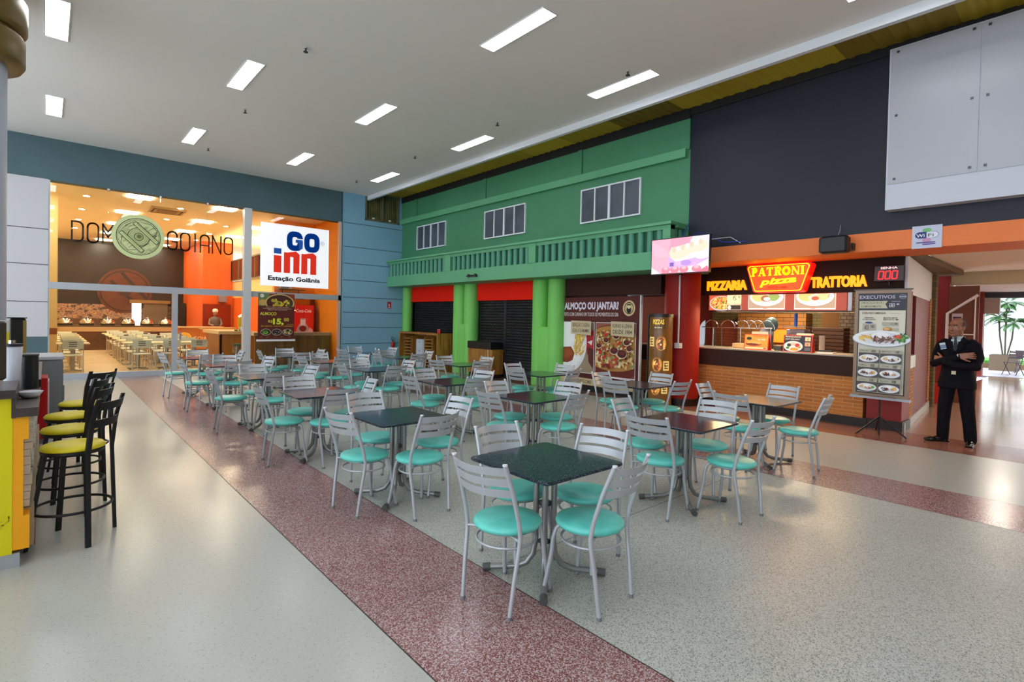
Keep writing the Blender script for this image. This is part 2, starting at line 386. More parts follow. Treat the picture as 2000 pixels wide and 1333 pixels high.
# ---- wall A (glass front, blue-grey)
def bluewall(name, c1, c2): return noisy(name, [(.3, c1), (.7, c2)], .8, rough=.65)
BLUE = bluewall('blue_grey_paint', '84b4d0', '8cbcd6'); BLUED = bluewall('blue_grey_band', '4a6268', '526c74')
WHITEP = mat('c9c8cc', .6); SEAM = mat('35505e', .8); SEAMW = mat('4a4a4e', .8)
GTOP = 4.55
wa = MB()
wa.box(-8, 6.92, YA, YA+.25, GTOP, CZ, BLUED).box(-8, XU+.9, YA+.02, YA+.3, 5.5, 5.9, BLUED)
wa.box(6.92, XU+.9, YA-.02, YA+.25, 0, 4.72, BLUE); wa.box(6.92, 7.7, YA-.02, YA+.25, 4.72, CZ, BLUE); wa.box(8.92, XU+.9, YA-.02, YA+.25, 4.72, 5.7, BLUE)
wa.box(7.7, 8.92, YA+.06, YA+.25, 4.72, 5.7, mat('3a3c30', .7))
for z in (.72, 1.24, 1.72, 2.2, 2.74, 3.27, 3.80, 4.55): wa.box(6.98, XU+.6, YA-.024, YA, z, z+.018, SEAM)
wa.box(6.90, 6.93, YA-.03, YA, 0, CZ, SEAM)
wa.box(-8, .02, YA-.04, YA+.25, 1.0, 4.56, WHITEP); wa.box(-8, .02, YA-.04, YA+.25, 0, 1.0, BLUED)
for z in (1.78, 2.62, 3.42): wa.box(-8, .02, YA-.045, YA, z, z+.015, SEAMW)
struct('wall_back', wa)
# curtained clerestory window at the top right end of the glass front wall
wf = empty('window_1', (8.3, YA, 4.72), None, None); wf['kind'] = 'structure'
FR = mat('6c6e60', .5)
def rel(mb): return mb
m = MB(); m.box(-.62, .62, -.03, .05, 0, .05, FR).box(-.62, .62, -.03, .05, .9, .95, FR)
for x in (-.62, -.03, .56): m.box(x, x+.06, -.03, .05, 0, .95, FR)
m.build('window_frame', wf)
CUR = noisy('olive_curtain', [(.3, '4c4a26'), (.7, '6c683a')], 3, rough=.8)
for sgn in (-.56, .03):
    vs = []; fs = []; N = 40
    for i in range(N+1):
        x = sgn+.53*i/N; y = .02+.018*math.sin(i*1.1)+.008*math.sin(i*2.7)
        vs += [(x, y, .05), (x, y, .9), (x, y+.012, .05), (x, y+.012, .9)]
    for i in range(N): a = i*4; fs += [(a, a+1, a+5, a+4), (a+2, a+6, a+7, a+3)]
    MB().add(vs, fs, CUR, True).box(sgn+.2, sgn+.29, -.012, -.006, .07, .12, mat('dfe6e2')).build('curtain', wf)
# ---- the glass front
ALU = mat('c2c6ce', .35, .4)
gf = tag(empty('window_2', (0, YA, 0), None, None), kind='structure')
m = MB(); m.box(.02, 6.9, -.05, .06, 2.09, 2.25, ALU); m.build('transom', gf)
m = MB(); m.box(4.09, 4.28, -.10, .10, 0, GTOP, mat('d4d4d4', .4)); m.build('mullion', gf)
m = MB(); m.box(2.42, 2.54, -.05, .06, 0, 2.09, ALU); m.build('door_post', gf)
m = MB(); m.box(6.82, 6.9, -.05, .06, 0, GTOP, mat('d9b8a8', .4)); m.build('side_frame', gf)
m = MB(); m.box(.02, 6.9, -.07, .08, 0, .13, ALU).box(.02, .05, -.03, .04, .13, GTOP, ALU); m.build('sill', gf)
for x0, x1 in ((.05, 1.1), (1.1, 2.15), (2.15, 3.2), (3.2, 4.09), (4.28, 5.6), (5.6, 6.82)):
    MB().box(x0+.003, x1-.003, 0, .01, 2.25, GTOP, GLASS).build('glass_pane', gf)
for x0, x1 in ((.05, 1.1), (1.1, 2.15), (2.15, 2.42), (2.54, 4.09), (4.28, 6.82)):
    MB().box(x0+.003, x1-.003, 0, .01, .13, 2.09, GLASS).build('glass_pane', gf)
m = MB()
for x in (1.1, 2.15, 3.2): m.cyl((x, -.03, 0), .035, GTOP-.06, GTOP-.01, CHROME)
m.build('glass_clamp', gf)
m = MB(); m.box(2.58, 2.62, -.06, -.02, .9, 1.1, mat('8890a0', .3)); m.build('door_lock', gf)

# ---- restaurant shell behind the glass
CREAM = noisy('cream_wall', [(.3, 'd4b878'), (.7, 'dcc288')], .6, rough=.7)
CEILR = noisy('warm_ceiling', [(.3, 'efe2c2'), (.7, 'f4e8ca')], .4, rough=.8)
ORANGE = noisy('orange_wall', [(.3, 'd2550c'), (.7, 'de6210')], .6, rough=.6)
BROWN = noisy('brown_panel', [(.3, '22160a'), (.7, '2e1e0e')], 1.0, (1, 1, .3), 5, .35)
rs = MB()
rs.box(-8, -.9, YA+.3, 31, 0, 4.9, CREAM); struct('wall_left', rs)
# cream pier just inside the glass on the left
struct('wall_pier', MB().box(-.9, .215, 18.6, 18.9, 0, 4.75, CREAM).box(-.9, .217, 18.58, 18.9, .95, 1.12, mat('8a4a1c', .5)))
struct('wall_restaurant_back', MB().box(-.9, 5.1, 30.5, 30.7, 1.9, 4.75, BROWN).box(-.9, 5.1, 30.4, 30.7, 0, 1.25, mat('5a3814')).box(-.9, 5.1, 30.45, 30.7, 1.25, 1.9, noisy('collage_wall', [(.35, '4a3424'), (.42, '8a6a52'), (.5, 'a88a70'), (.56, '7c2a1c'), (.62, '9c8470'), (.68, 'c0902a'), (.74, '6c5040')], 5.5, (1, 1, 1.4), 2, .5)))
struct('ceiling_restaurant', MB().box(-.9, 8.2, YA+.25, 31, 4.75, 4.85, CEILR))
struct('wall_orange_far', MB().box(5.1, 6.3, 26.2, 26.4, 0, 4.75, ORANGE).box(5.1, 5.25, 26.4, 30.5, 0, 4.75, ORANGE).box(6.3, 6.5, 20.0, 26.4, 0, 2.3, ORANGE))
mz = MB(); mz.box(6.3, 8.2, 20, 26.4, 2.3, 3.05, CREAM); mz.box(8.0, 8.2, 20, 26.4, 3.05, 4.75, CREAM); struct('wall_mezzanine', mz)
ORANGEN = noisy('orange_wall_near', [(.3, 'f08a10'), (.7, 'f69418')], .6, rough=.6)
struct('wall_orange_near', MB().box(5.62, 8.2, 18.22, 18.4, 0, 4.75, ORANGEN)); struct('wall_orange_side', MB().box(6.95, 7.1, YA+.25, 18.22, 0, 4.75, ORANGEN))
struct('wall_restaurant_right', MB().box(8.2, 8.4, YA+.25, 31, 0, 4.9, CREAM))

# ---- wall B: upper green wall, black wall, roof line
GREEN = noisy('green_paint', [(.3, '3e805a'), (.7, '478a62')], .7, rough=.6)
GREENB = noisy('balcony_green', [(.3, '5aa274'), (.7, '64aa7e')], .9, rough=.55)
LIME = noisy('lime_green_paint', [(.3, '78cc5c'), (.7, '84d668')], .8, rough=.55)
g = MB()
g.box(XU, XU+.2, 5.25, YA, 2.86, 5.46, GREEN)
g.box(XU-.04, XU, 5.25, YA, 4.89, 5.46, GREEN)
struct('wall_green', g)
g = MB(); g.box(XU-.10, XU+.0, 5.3, YA, 4.74, 4.9, GREENB)
struct('trim_2', g)
g = MB()
for y in (7.94, 11.39, 14.97): g.box(XU-.075, XU-.04, y-.06, y+.06, 4.9, 5.46, GREEN)
struct('trim_3', g)
NAVY = noisy('charcoal_wall', [(.3, '1a1d29'), (.7, '212532')], .6, rough=.5, spec=.35)
struct('wall_charcoal', MB().box(XU, XU+.2, -8, 5.25, 3.0, 5.66, NAVY))
struct('trim_4', MB().box(XU-.05, XU+.2, 5.25, YA, 5.46, 5.66, mat('15161a', .6)).box(XU-.03, XU, -8, 5.25, 5.52, 5.66, mat('15161a', .6)))
OBEAM = noisy('orange_beam', [(.3, 'e87838'), (.7, 'ee8040')], .8, rough=.6)
struct('beam_orange', MB().box(XU, XB+.05, -8, 5.25, 2.73, 3.0, OBEAM))
# shop walls
SIGNBROWN = mat('2c1810', .7, 0, 0, .2); REDP = noisy('dark_red_paint', [(.3, '8e1408'), (.7, '9c180a')], .9, rough=.6, spec=.3)
fw = MB()
fw.box(XB, XB+.15, 2.08, 7.3, 2.19, 2.73, SIGNBROWN)                       # sign fascia
fw.box(9.35, XB+.1, 6.0, 8.7, 2.2, 2.9, mat('3c2018', .7, 0, 0, .2))                 # brown fascia over the poster
fw.box(9.48, 9.6, 7.0, 8.8, 0, 2.2, mat('3a1410', .6))
struct('wall_shop_fascia', fw)
struct('wall_shop_pilaster', MB().box(XB-.02, XB+.45, 2.05, 2.52, .15, 2.2, mat('8c1810', .5)).box(XB-.04, XB+.46, 2.03, 2.54, 0, .15, mat('2a1c1a', .4)))
struct('ceiling_shop', MB().box(XB+.05, 14.5, 2.0, 7.3, 2.75, 2.85, mat('6a5c44', .8)))
struct('wall_kitchen_back', MB().box(13.6, 13.8, 2.3, 7.3, 0, 2.8, BRICK_D))
struct('wall_kitchen_left', MB().box(XB+.15, 13.6, 7.1, 7.3, 0, 2.8, mat('5a1410', .6)))
struct('wall_kitchen_pier', MB().box(11.6, 12.0, 3.15, 3.75, 0, 2.8, mat('8a5a20', .6)).box(11.55, 11.6, 3.15, 3.42, 0, 2.8, bricks('pale_brick', 'a08870', '8a745c', '4a4030', .1, .07)))
# side wall of the pizzeria, running away along the corridor
sa = R(5.2); SM = Matrix.Translation((XB+.05, 2.05, 0)) @ Matrix.Rotation(sa, 4, 'Z')
sw = MB(); sw.box(0, 1.2, 0, .12, .12, .95, BRICK_OX, SM).box(0, 1.2, -.02, .12, .95, 1.16, mat('d8d6d4', .4), SM).box(0, 4.2, -.03, .02, 0, .12, mat('b8b8b8', .4), SM)
sw.box(1.2, 3.3, 0, .12, .12, 2.18, mat('7c1408', .5), SM).box(0, 1.2, .06, .12, 1.16, 2.18, mat('5c1a10', .5), SM)
sw.box(3.3, 4.2, -.02, .15, .12, 2.2, BRICK_OX, SM)
sw.box(0, 4.2, -.01, .12, 2.16, 2.74, mat('dddde2', .5), SM)
struct('wall_corridor_side', sw)
struct('wall_front', MB().box(-8, 24.4, -8.2, -8.0, 0, 5.7, mat('8a8880', .7)))
struct('wall_corridor_red', MB().box(14.9, 15.6, 2.28, 3.2, 0, 2.9, mat('7e1208', .45)).box(15.6, 24.4, 2.95, 3.2, 0, 2.9, mat('8a2a18', .6)))
struct('ceiling_corridor', MB().box(XB+.05, 15.0, -8, 2.5, 2.86, 2.95, mat('eee6d8', .7))); struct('beam_corridor', MB().box(15.0, 15.4, -8, 3.2, 2.60, 2.95, mat('b8ac8c', .7))); struct('ceiling_corridor_far', MB().box(15.4, 24.3, -8, 3.2, 2.9, 3.0, mat('dccabc', .7)))
struct('beam_corridor_end', MB().box(24.3, 24.5, -8, 3.2, 2.70, 2.9, mat('3a3c48', .5)))
struct('wall_corridor_right', MB().box(XB+.05, 24.4, -5.2, -5.0, 0, 2.9, mat('c8c4bc', .7)))
struct('wall_corridor_pier', MB().box(23.9, 24.3, 2.75, 3.2, 0, 2.9, mat('7a1a10', .5)))
# ---- terrace outside the corridor
TILE = bricks('terrace_tile', 'c8c4cc', 'bab6c0', '8a8890', .6, .6, 'YZ', .3)
def xytile(name, c1, c2, mo, s):
    m, nt, b, n, L = nodes(name)
    g = n('NewGeometry'); t = n('TexBrick'); L(g.outputs['Position'], t.inputs['Vector']); t.inputs['Scale'].default_value = 1; t.offset = 0
    t.inputs['Brick Width'].default_value = s; t.inputs['Row Height'].default_value = s; t.inputs['Mortar Size'].default_value = .012
    for k, c in (('Color1', c1), ('Color2', c2), ('Mortar', mo)): t.inputs[k].default_value = (*lin(c), 1)
    L(t.outputs[0], b.inputs['Base Color']); b.inputs['Roughness'].default_value = .3; return m
struct('floor_terrace', MB().box(24.4, 29.6, -12, 8, -.1, -.005, xytile('terrace_tiles', 'c4c0c8', 'b8b4be', '77747e', .75)).box(24.36, 24.5, -8, 3.2, -.05, .004, mat('5a5560', .4)))
struct('wall_terrace', MB().box(34.0, 34.3, -14, 12, 0, 7, mat('e4e4ea', .7)))
struct('wall_terrace_kerb', MB().box(29.6, 29.9, -12, 8, 0, .2, mat('6a5238', .6)))
tag(MB().box(29.9, 33.1, -12, 8, -.1, .3, noisy('lawn', [(.3, '3f8a2e'), (.7, '66b248')], 9, rough=.9)).build('grass'), 'strip of bright green grass behind the low terrace kerb', 'grass', kind='stuff')
st = MB()       # white stair flank rising to the right across the outside wall
st.prism([(4.6, 0), (-8, 0), (-8, 6.4)], 'x', 33.2, 33.9, mat('f0f0f2', .6))
for i in range(46): y = 3.4-.16*i; st.box(33.92, 33.98, y, y+.05, 0, 5.2, mat('c4c6d0', .6))
struct('wall_outdoor_stair', st)
# ================================================================== BALCONY
bal = empty('balcony', (8.5, 5.3, 2.61), 'green balcony with round balusters along the green wall', 'balcony')
def bl(mb, name): return mb.build(name, bal, (-8.5, -5.3, -2.61))
bl(MB().box(8.5, XU+.9, 5.3, YA-.03, 2.61, 2.86, GREENB), 'slab')
bl(MB().box(8.53, 8.66, 5.3, YA-.03, 2.86, 2.95, GREENB).box(8.66, XU, 5.33, 5.46, 2.86, 2.95, GREENB), 'kerb')
bl(MB().box(8.46, 8.70, 5.26, YA-.03, 3.42, 3.47, GREENB).box(8.53, 8.66, 5.3, YA-.03, 3.34, 3.42, GREENB).box(8.70, XU, 5.26, 5.46, 3.38, 3.47, GREENB), 'handrail')
for y0, y1 in ((5.3, 5.46), (8.84, 9.07), (12.29, 12.58)): bl(MB().box(8.515, 8.67, y0, y1, 2.95, 3.415, GREENB), 'post')
BALG = mat('50947a', .55)
def balusters(y0, y1, n):
    for i in range(n):
        y = y0+(i+.5)*(y1-y0)/n
        bl(MB().cyl((8.6, y, 0), .064, 2.95, 3.38, BALG, 14), 'baluster')
balusters(5.46, 8.84, 16); balusters(9.07, 12.29, 15); balusters(12.58, 15.9, 15)
for x in (8.8, 8.97): bl(MB().cyl((x, 5.39, 0), .055, 2.95, 3.38, BALG, 14), 'baluster')
# windows of the green wall
WF = mat('e6eaf0', .4); WG = noisy('dark_screened_glass', [(.3, '3c444e'), (.7, '515a66')], 1.5, rough=.25)
for n_, (y0, y1) in zip((3, 4, 5), ((13.27, 14.92), (9.74, 11.40), (6.31, 7.91))):
    z0, z1 = 3.80, 4.56
    wn = tag(empty('window_%d' % n_, (XU, y0, z0), None, None), kind='structure'); W = y1-y0; H = z1-z0
    m = MB(); t = .03
    m.box(-.05, 0, 0, W, 0, t, WF).box(-.05, 0, 0, W, H-t, H, WF)
    for k in range(5): y = (W-t)*k/4; e = .012 if k == 2 else 0; m.box(-.053, -.001, y-e+(.001 if k == 0 else 0), y+t+e-(.001 if k == 4 else 0), .001, H-.001, WF)
    m.build('window_frame', wn)
    for k in range(4): MB().box(-.02, -.005, W*k/4+.02, W*(k+1)/4-.01, t, H-t, WG).build('window_pane', wn)
# ================================================================== LOWER SHOP FRONTS UNDER THE BALCONY
def dblcol(y, label):
    e = empty('double_column', (9.3, y, 0), label, 'column', 'lime green double columns')
    m = MB(); m.box(-.2, .2, -.27, .27, 0, 1.45, LIME)
    m.build('base_block', e)
    for s in (-.27, .27): MB().cyl((0, s, 0), .225, 0, 2.61, LIME, 28).build('shaft', e)
    MB().box(.1, .14, -.06, .06, 1.45, 2.61, mat('163012', .8)).build('slot', e)
dblcol(12.55, 'lime green double column left of the tall black shutters')
dblcol(9.12, 'lime green double column between black shutters and food poster')
tag(MB().cyl((9.22, 15.78, 0), .17, 0, 2.61, LIME, 24).build('corner_column'), 'single lime green column at the corner with the blue wall', 'column')
SHUT = noisy('black_shutter_metal', [(.3, '1e1f23'), (.7, '2a2b30')], 2, rough=.42, metal=.3)
def shutter(y0, y1, z0, z1, label, holes):
    e = empty('roller_shutter', (9.42, (y0+y1)/2, z0), label, 'shutter', 'black roller shutters'); W = (y1-y0)/2; H = z1-z0
    m = MB(); N = int(H/.075)
    for i in range(N):
        z = H*i/N; h = H/N
        m.add([(0, -W, z), (-.02, -W, z+h*.3), (-.02, -W, z+h*.8), (0, -W, z+h), (0, W, z), (-.02, W, z+h*.3), (-.02, W, z+h*.8), (0, W, z+h)], [(0, 4, 5, 1), (1, 5, 6, 2), (2, 6, 7, 3)], SHUT)
    m.box(0, .02, -W, W, 0, H, SHUT)
    if holes:
        hm = mat('060607', .9)
        for i in range(N):
            z = H*(i+.5)/N
            if z < holes: continue
            k = 0; y = -W+.08+(.06 if i % 2 else 0)
            while y < W-.08: m.box(-.024, -.02, y, y+.035, z-.012, z+.014, hm); y += .13
    m.build('curtain', e)
    m = MB(); m.box(-.03, .03, -W-.05, -W, 0, H, SHUT).box(-.03, .03, W, W+.05, 0, H, SHUT).box(-.035, .02, -W, W, 0, .06, SHUT).build('guide_rail', e)
shutter(13.2, 15.55, 1.0, 2.13, 'black roller shutter above the wooden pass-through desk', .05)
shutter(10.93, 11.95, .95, 2.13, 'short perforated black roller shutter left of the full-height one', .05)
shutter(9.62, 10.83, 0, 2.13, 'full-height black roller shutter beside the middle green column', .95)
REDS = mat('fa1e04', .7, 0, 0, .2)
tag(MB().box(9.28, 9.4, 13.1, 15.62, 2.13, 2.61, REDS).build('blank_sign'), 'plain red sign panel at the left end under the balcony', 'panel', 'plain red sign panels')
tag(MB().box(9.28, 9.4, 9.65, 12.0, 2.13, 2.61, REDS).build('blank_sign'), 'plain red sign panel between the two lime green double columns', 'panel', 'plain red sign panels')
struct('wall_shop_back', MB().box(9.46, 9.6, 8.7, YA-.02, 0, 2.62, mat('1c1d1f', .7)))
# wooden pass-through desk
dk = empty('pass_through_desk', (9.0, 14.2, 0), 'honey-coloured wooden desk with side pigeonholes in front of black shutter', 'desk')
m = MB(); m.box(-.25, .35, -1.0, 1.3, 1.08, 1.14, WOOD); m.build('worktop', dk)
MB().box(-.25, .35, -1.0, -.94, 0, 1.08, WOOD).build('side_panel', dk); MB().box(-.25, .35, 1.24, 1.3, 0, 1.08, WOOD).build('side_panel', dk)
MB().box(.3, .35, -.94, 1.24, 0, 1.08, WOOD).build('back_panel', dk)
for y0 in (.62, -.62):
    m = MB(); m.box(-.2, .3, y0, y0+.02, 0, 1.0, WOOD).box(-.2, .3, y0+.42, y0+.44, 0, 1.0, WOOD)
    for k in range(9): m.box(-.2, .3, y0+.02, y0+.42, .12+.1*k, .132+.1*k, mat('c8a060', .5))
    m.build('pigeonhole_unit', dk)
fc = empty('filing_cabinet', (8.98, 14.2, 0), 'small white filing cabinet under the wooden desk', 'cabinet')
MB().bbox(-.2, .25, -.16, .26, 0, .93, mat('b8bcc4', .4)).build('body', fc)
for k in range(3):
    d = MB().box(-.215, -.2, -.14, .24, .08+.28*k, .34+.28*k, mat('c6cad2', .4)).build('drawer', fc)
    MB().box(-.225, -.215, 0, .1, .28+.28*k, .295+.28*k, mat('5a5e66', .3)).build('handle', d)
for k, y in enumerate((13.40, 13.48)):
    tag(MB().cyl((8.95, y, 0), .033, 1.14, 1.26, mat('c41a14', .3), 14).cyl((8.95, y, 0), .028, 1.26, 1.266, CHROME, 14).build('soda_can'), ('red soda can on the wooden desk, left one', 'red soda can on the wooden desk, right one')[k], 'can', 'red cans on the wooden desk')
cb = empty('shop_cabinet', (9.2, 11.45, 0), 'honey wood cabinet with black top box between green columns', 'cabinet')
MB().box(-.2, .2, -.52, .56, .1, .78, WOOD).build('body', cb); MB().box(-.17, .18, -.5, .54, 0, .1, mat('121212')).build('plinth', cb)
MB().bbox(-.22, .2, -.45, .58, .78, .98, mat('16171a', .3)).build('display_top', cb); MB().box(-.205, -.2, -.35, -.33, .1, .78, mat('e0e0e0')).build('edge_strip', cb)
# fire extinguisher and its sign, black bracket on the balcony edge
fe = empty('fire_extinguisher', (8.72, 15.86, .50), 'red fire extinguisher hanging on the blue wall beside green column', 'fire extinguisher')
RED = mat('c4140c', .3)
MB().lathe([(0, 0), (.08, 0), (.08, .36), (.06, .43), (.025, .46), (0, .46)], RED).build('cylinder', fe)
MB().cyl((0, 0, 0), .025, .46, .52, BLACKM).box(-.08, .03, -.012, .012, .52, .55, BLACKM).build('valve', fe)
MB().tube([(0, 0, .5), (-.1, 0, .62), (-.05, -.02, .72), (.06, -.03, .66), (.1, -.03, .4), (.09, -.03, .2)], .012, BLACKM).build('hose', fe); fe.scale = (.62, .62, .62)
a = Art((8.53, YA-.025, 1.89), (1, 0, 0), ZU); a.rect(0, 0, .14, .22, 'b01424').rect(.05, .06, .09, .15, 'f0e8e8').rect(.03, .13, .08, .15, 'f0e8e8').rect(.02, .02, .12, .035, 'f0e8e8')
a.mb.box(8.53, 8.67, YA-.024, YA-.021, 1.89, 2.11, mat('8a1018'))
tag(a.build('extinguisher_sign'), 'small red fire extinguisher sign on the blue wall', 'sign')
tag(MB().box(8.44, 8.49, 11.0, 11.42, 2.735, 2.775, BLACKM).cyl((8.46, 11.05, 0), .03, 2.72, 2.8, BLACKM).cyl((8.46, 11.35, 0), .03, 2.72, 2.8, BLACKM).build('floodlight_bracket'), 'small black light bracket on the balcony edge', 'bracket')
# ================================================================== BIG POSTER
po = empty('food_poster', (9.33, 7.58, .12), 'large brown lunch and dinner poster in a white frame', 'poster')
PW, PH = 2.22, 2.04
MB().box(.0, .03, -PW/2, PW/2, 0, PH, mat('3a100c', .4)).build('panel', po)
MB().box(-.02, .04, PW/2, PW/2+.03, -.1, PH+.02, mat('d8d8dc', .4)).build('frame_post', po)
MB().box(-.02, .04, -PW/2-.03, -PW/2, -.1, PH+.02, mat('d8d8dc', .4)).build('frame_post', po)
a = Art((0, PW/2, 0), XN, ZU, rough=.7)
a.rect(0, 0, PW, PH, '561810')
rg = random.Random(3)
a.text('ALMOÇO OU JANTAR?', .06, PH-.27, .16, 'e4dcec', 1.6, .045)
a.text('FEITO COM CARINHO EM TODOS OS MOMENTOS DO DIA', .06, PH-.43, .085, 'd8c8c8', 1.6, .02)
a.ell(1.93, PH-.25, .16, .17, 'd8c090').ell(1.93, PH-.25, .12, .13, '30201a').ell(1.93, PH-.25, .105, .112, 'd0b888').ell(1.93, PH-.29, .06, .07, '1c1816').ell(1.93, PH-.22, .035, .045, 'e8d8b8').rect(1.88, PH-.19, 1.98, PH-.165, '1c1816')
# left picture
L0, L1, B0, B1 = .04, .99, .30, PH-.58
a.rect(L0-.012, B0-.012, L1+.012, B1+.012, 'f0eef0').rect(L0, B0, L1, B1, '9c8870')
a.poly([(L0, B1), (.5, B1), (L0, B1-.3)], 'c8c0ac').poly([(.72, B1-.35), (L1, B1-.15), (L1, B1-.6), (.8, B1-.75)], 'b02028').poly([(.8, B1-.45), (.95, B1-.4), (.93, B1-.52)], 'e8dcdc').poly([(.8, .9), (L1, .85), (L1, .4), (.85, .55)], '5a1c14')
a.clip_ell(.22, .98, .56, .70, 'e6e6ea', L0, B0, L1, B1).clip_ell(.22, .98, .49, .62, 'f2f2f4', L0, B0, L1, B1).clip_ell(.16, 1.18, .30, .28, 'fafafa', L0, B0, L1, B1)
a.poly([(L0, .86), (.30, .88), (.42, .74), (.36, .56), (.2, .50), (L0, .50)], '8a3c1a').poly([(L0, .82), (.28, .84), (.36, .72), (.2, .6), (L0, .62)], 'a04c22')
for i in range(70):
    x, y = .52+rg.uniform(-.11, .14), .93+rg.uniform(-.26, .28); t = rg.uniform(.7, 2.3); a.line([(x, y), (x+.13*math.cos(t), y+.13*math.sin(t))], .02, rg.choice(['f0cc48', 'e6b83a', 'f6dc7c', 'd8a428']))
a.ell(.33, 1.33, .03, .02, '6a9a4a', 8)
# right picture
r0, r1 = 1.06, 2.13
a.rect(r0-.012, B0-.04, r1+.012, B1+.012, 'f0eef0').rect(r0, B0-.02, r1, B1, '8a3c2c').rect(r0, B0+.85, r1, B1, '9a5646').clip_ell(1.55, .82, .95, .60, '6a2416', r0, B0-.02, r1, B1).clip_ell(1.55, .90, .92, .50, 'b8843e', r0, B0-.02, r1, B1)
for i in range(300):
    x, y = rg.uniform(r0+.03, r1-.03), rg.uniform(.50, 1.30)
    if ((x-1.55)/.90)**2+((y-.92)/.46)**2 > 1: continue
    q = .02+.035*(1.3-y)
    a.ell(x, y, q*rg.uniform(.7, 1.6), q*rg.uniform(.4, .9), rg.choice(['e8d8a8', 'd8b878', 'f0e4c4', 'b83c24', 'c8502c', 'e0c088', '7c1c14', '8a9a48', 'a84424', 'e8cf94']), 7, rg.uniform(0, 180))
for x, y, q in ((1.62, .86, .1), (1.83, .80, .12), (1.67, 1.18, .08), (1.95, 1.05, .08), (1.2, .95, .07), (1.4, 1.08, .07), (2.02, .92, .07)):
    a.ell(x, y-.012, q*1.1, q*.8, 'e4c8a8', 12).ell(x, y, q, q*.72, '4a1410', 12).ell(x+.1*q, y+.15*q, q*.6, q*.35, '702420', 9)
for x, y in ((1.4, 1.2), (1.75, 1.02), (1.35, .7), (1.68, .68), (1.25, .8)): a.ell(x, y, .06, .035, 'c82c18', 9, 30).ell(x+.07, y-.02, .035, .025, '6c9440', 8)
a.line([(r0, B0-.02), (1.5, B0-.03), (r1, B0-.055)], .02, 'f4f0f0')
for x0, x1, t1, t2 in ((.36, .97, 'REFEIÇÃO CASEIRA', 'IGUAL A DA MAMMA!'), (1.53, 2.14, 'FORNO A LENHA', 'DESDE 1984')):
    a.poly([(x0, B1-.27), (x1, B1-.29), (x1, B1+.03), (x0, B1+.04)], 'cdbc98').text(t1, (x0+x1)/2, B1-.1, .09, '4a3424', .52, .008, 'c').text(t2, (x0+x1)/2, B1-.23, .09, '4a3424', .5, .008, 'c')
a.poly([(.0, .04), (PW, .02), (PW, .16), (.0, .2)], 'c8b88e').text('WWW.PATRONIPIZZA.COM.BR', .3, .07, .08, '4a3424', .72, .01)
a.build('printed_poster', po)
struct('baseboard_right', MB().box(9.3, 9.46, 6.3, 8.8, 0, .12, mat('141416', .4)).box(XB-.06, XB, 2.5, 7.1, 0, .14, mat('201614', .4)))
# ================================================================== PIZZERIA
ctr = empty('pizzeria_counter', (9.95, 4.7, 0), 'long brick-faced pizzeria counter with dark brown top band', 'counter')
MB().box(-.05, .3, -2.14, 2.3, .14, .8, BRICK_O).build('brick_front', ctr)
MB().box(-.09, .35, -2.14, 2.3, .8, 1.12, mat('3a241c', .6, 0, 0, .2)).build('brown_band', ctr)
MB().box(-.1, .7, -2.14, 2.3, 1.12, 1.145, mat('b4a894', .25)).build('worktop', ctr)
rc = empty('red_column', (9.50, 5.60, 0), 'thick dark red round column left of the pizzeria counter', 'column')
MB().cyl((0, 0, 0), .34, .14, 2.61, REDP, 40).build('shaft', rc); MB().cyl((0, 0, 0), .35, 0, .14, mat('20100e', .4), 40).build('base', rc)
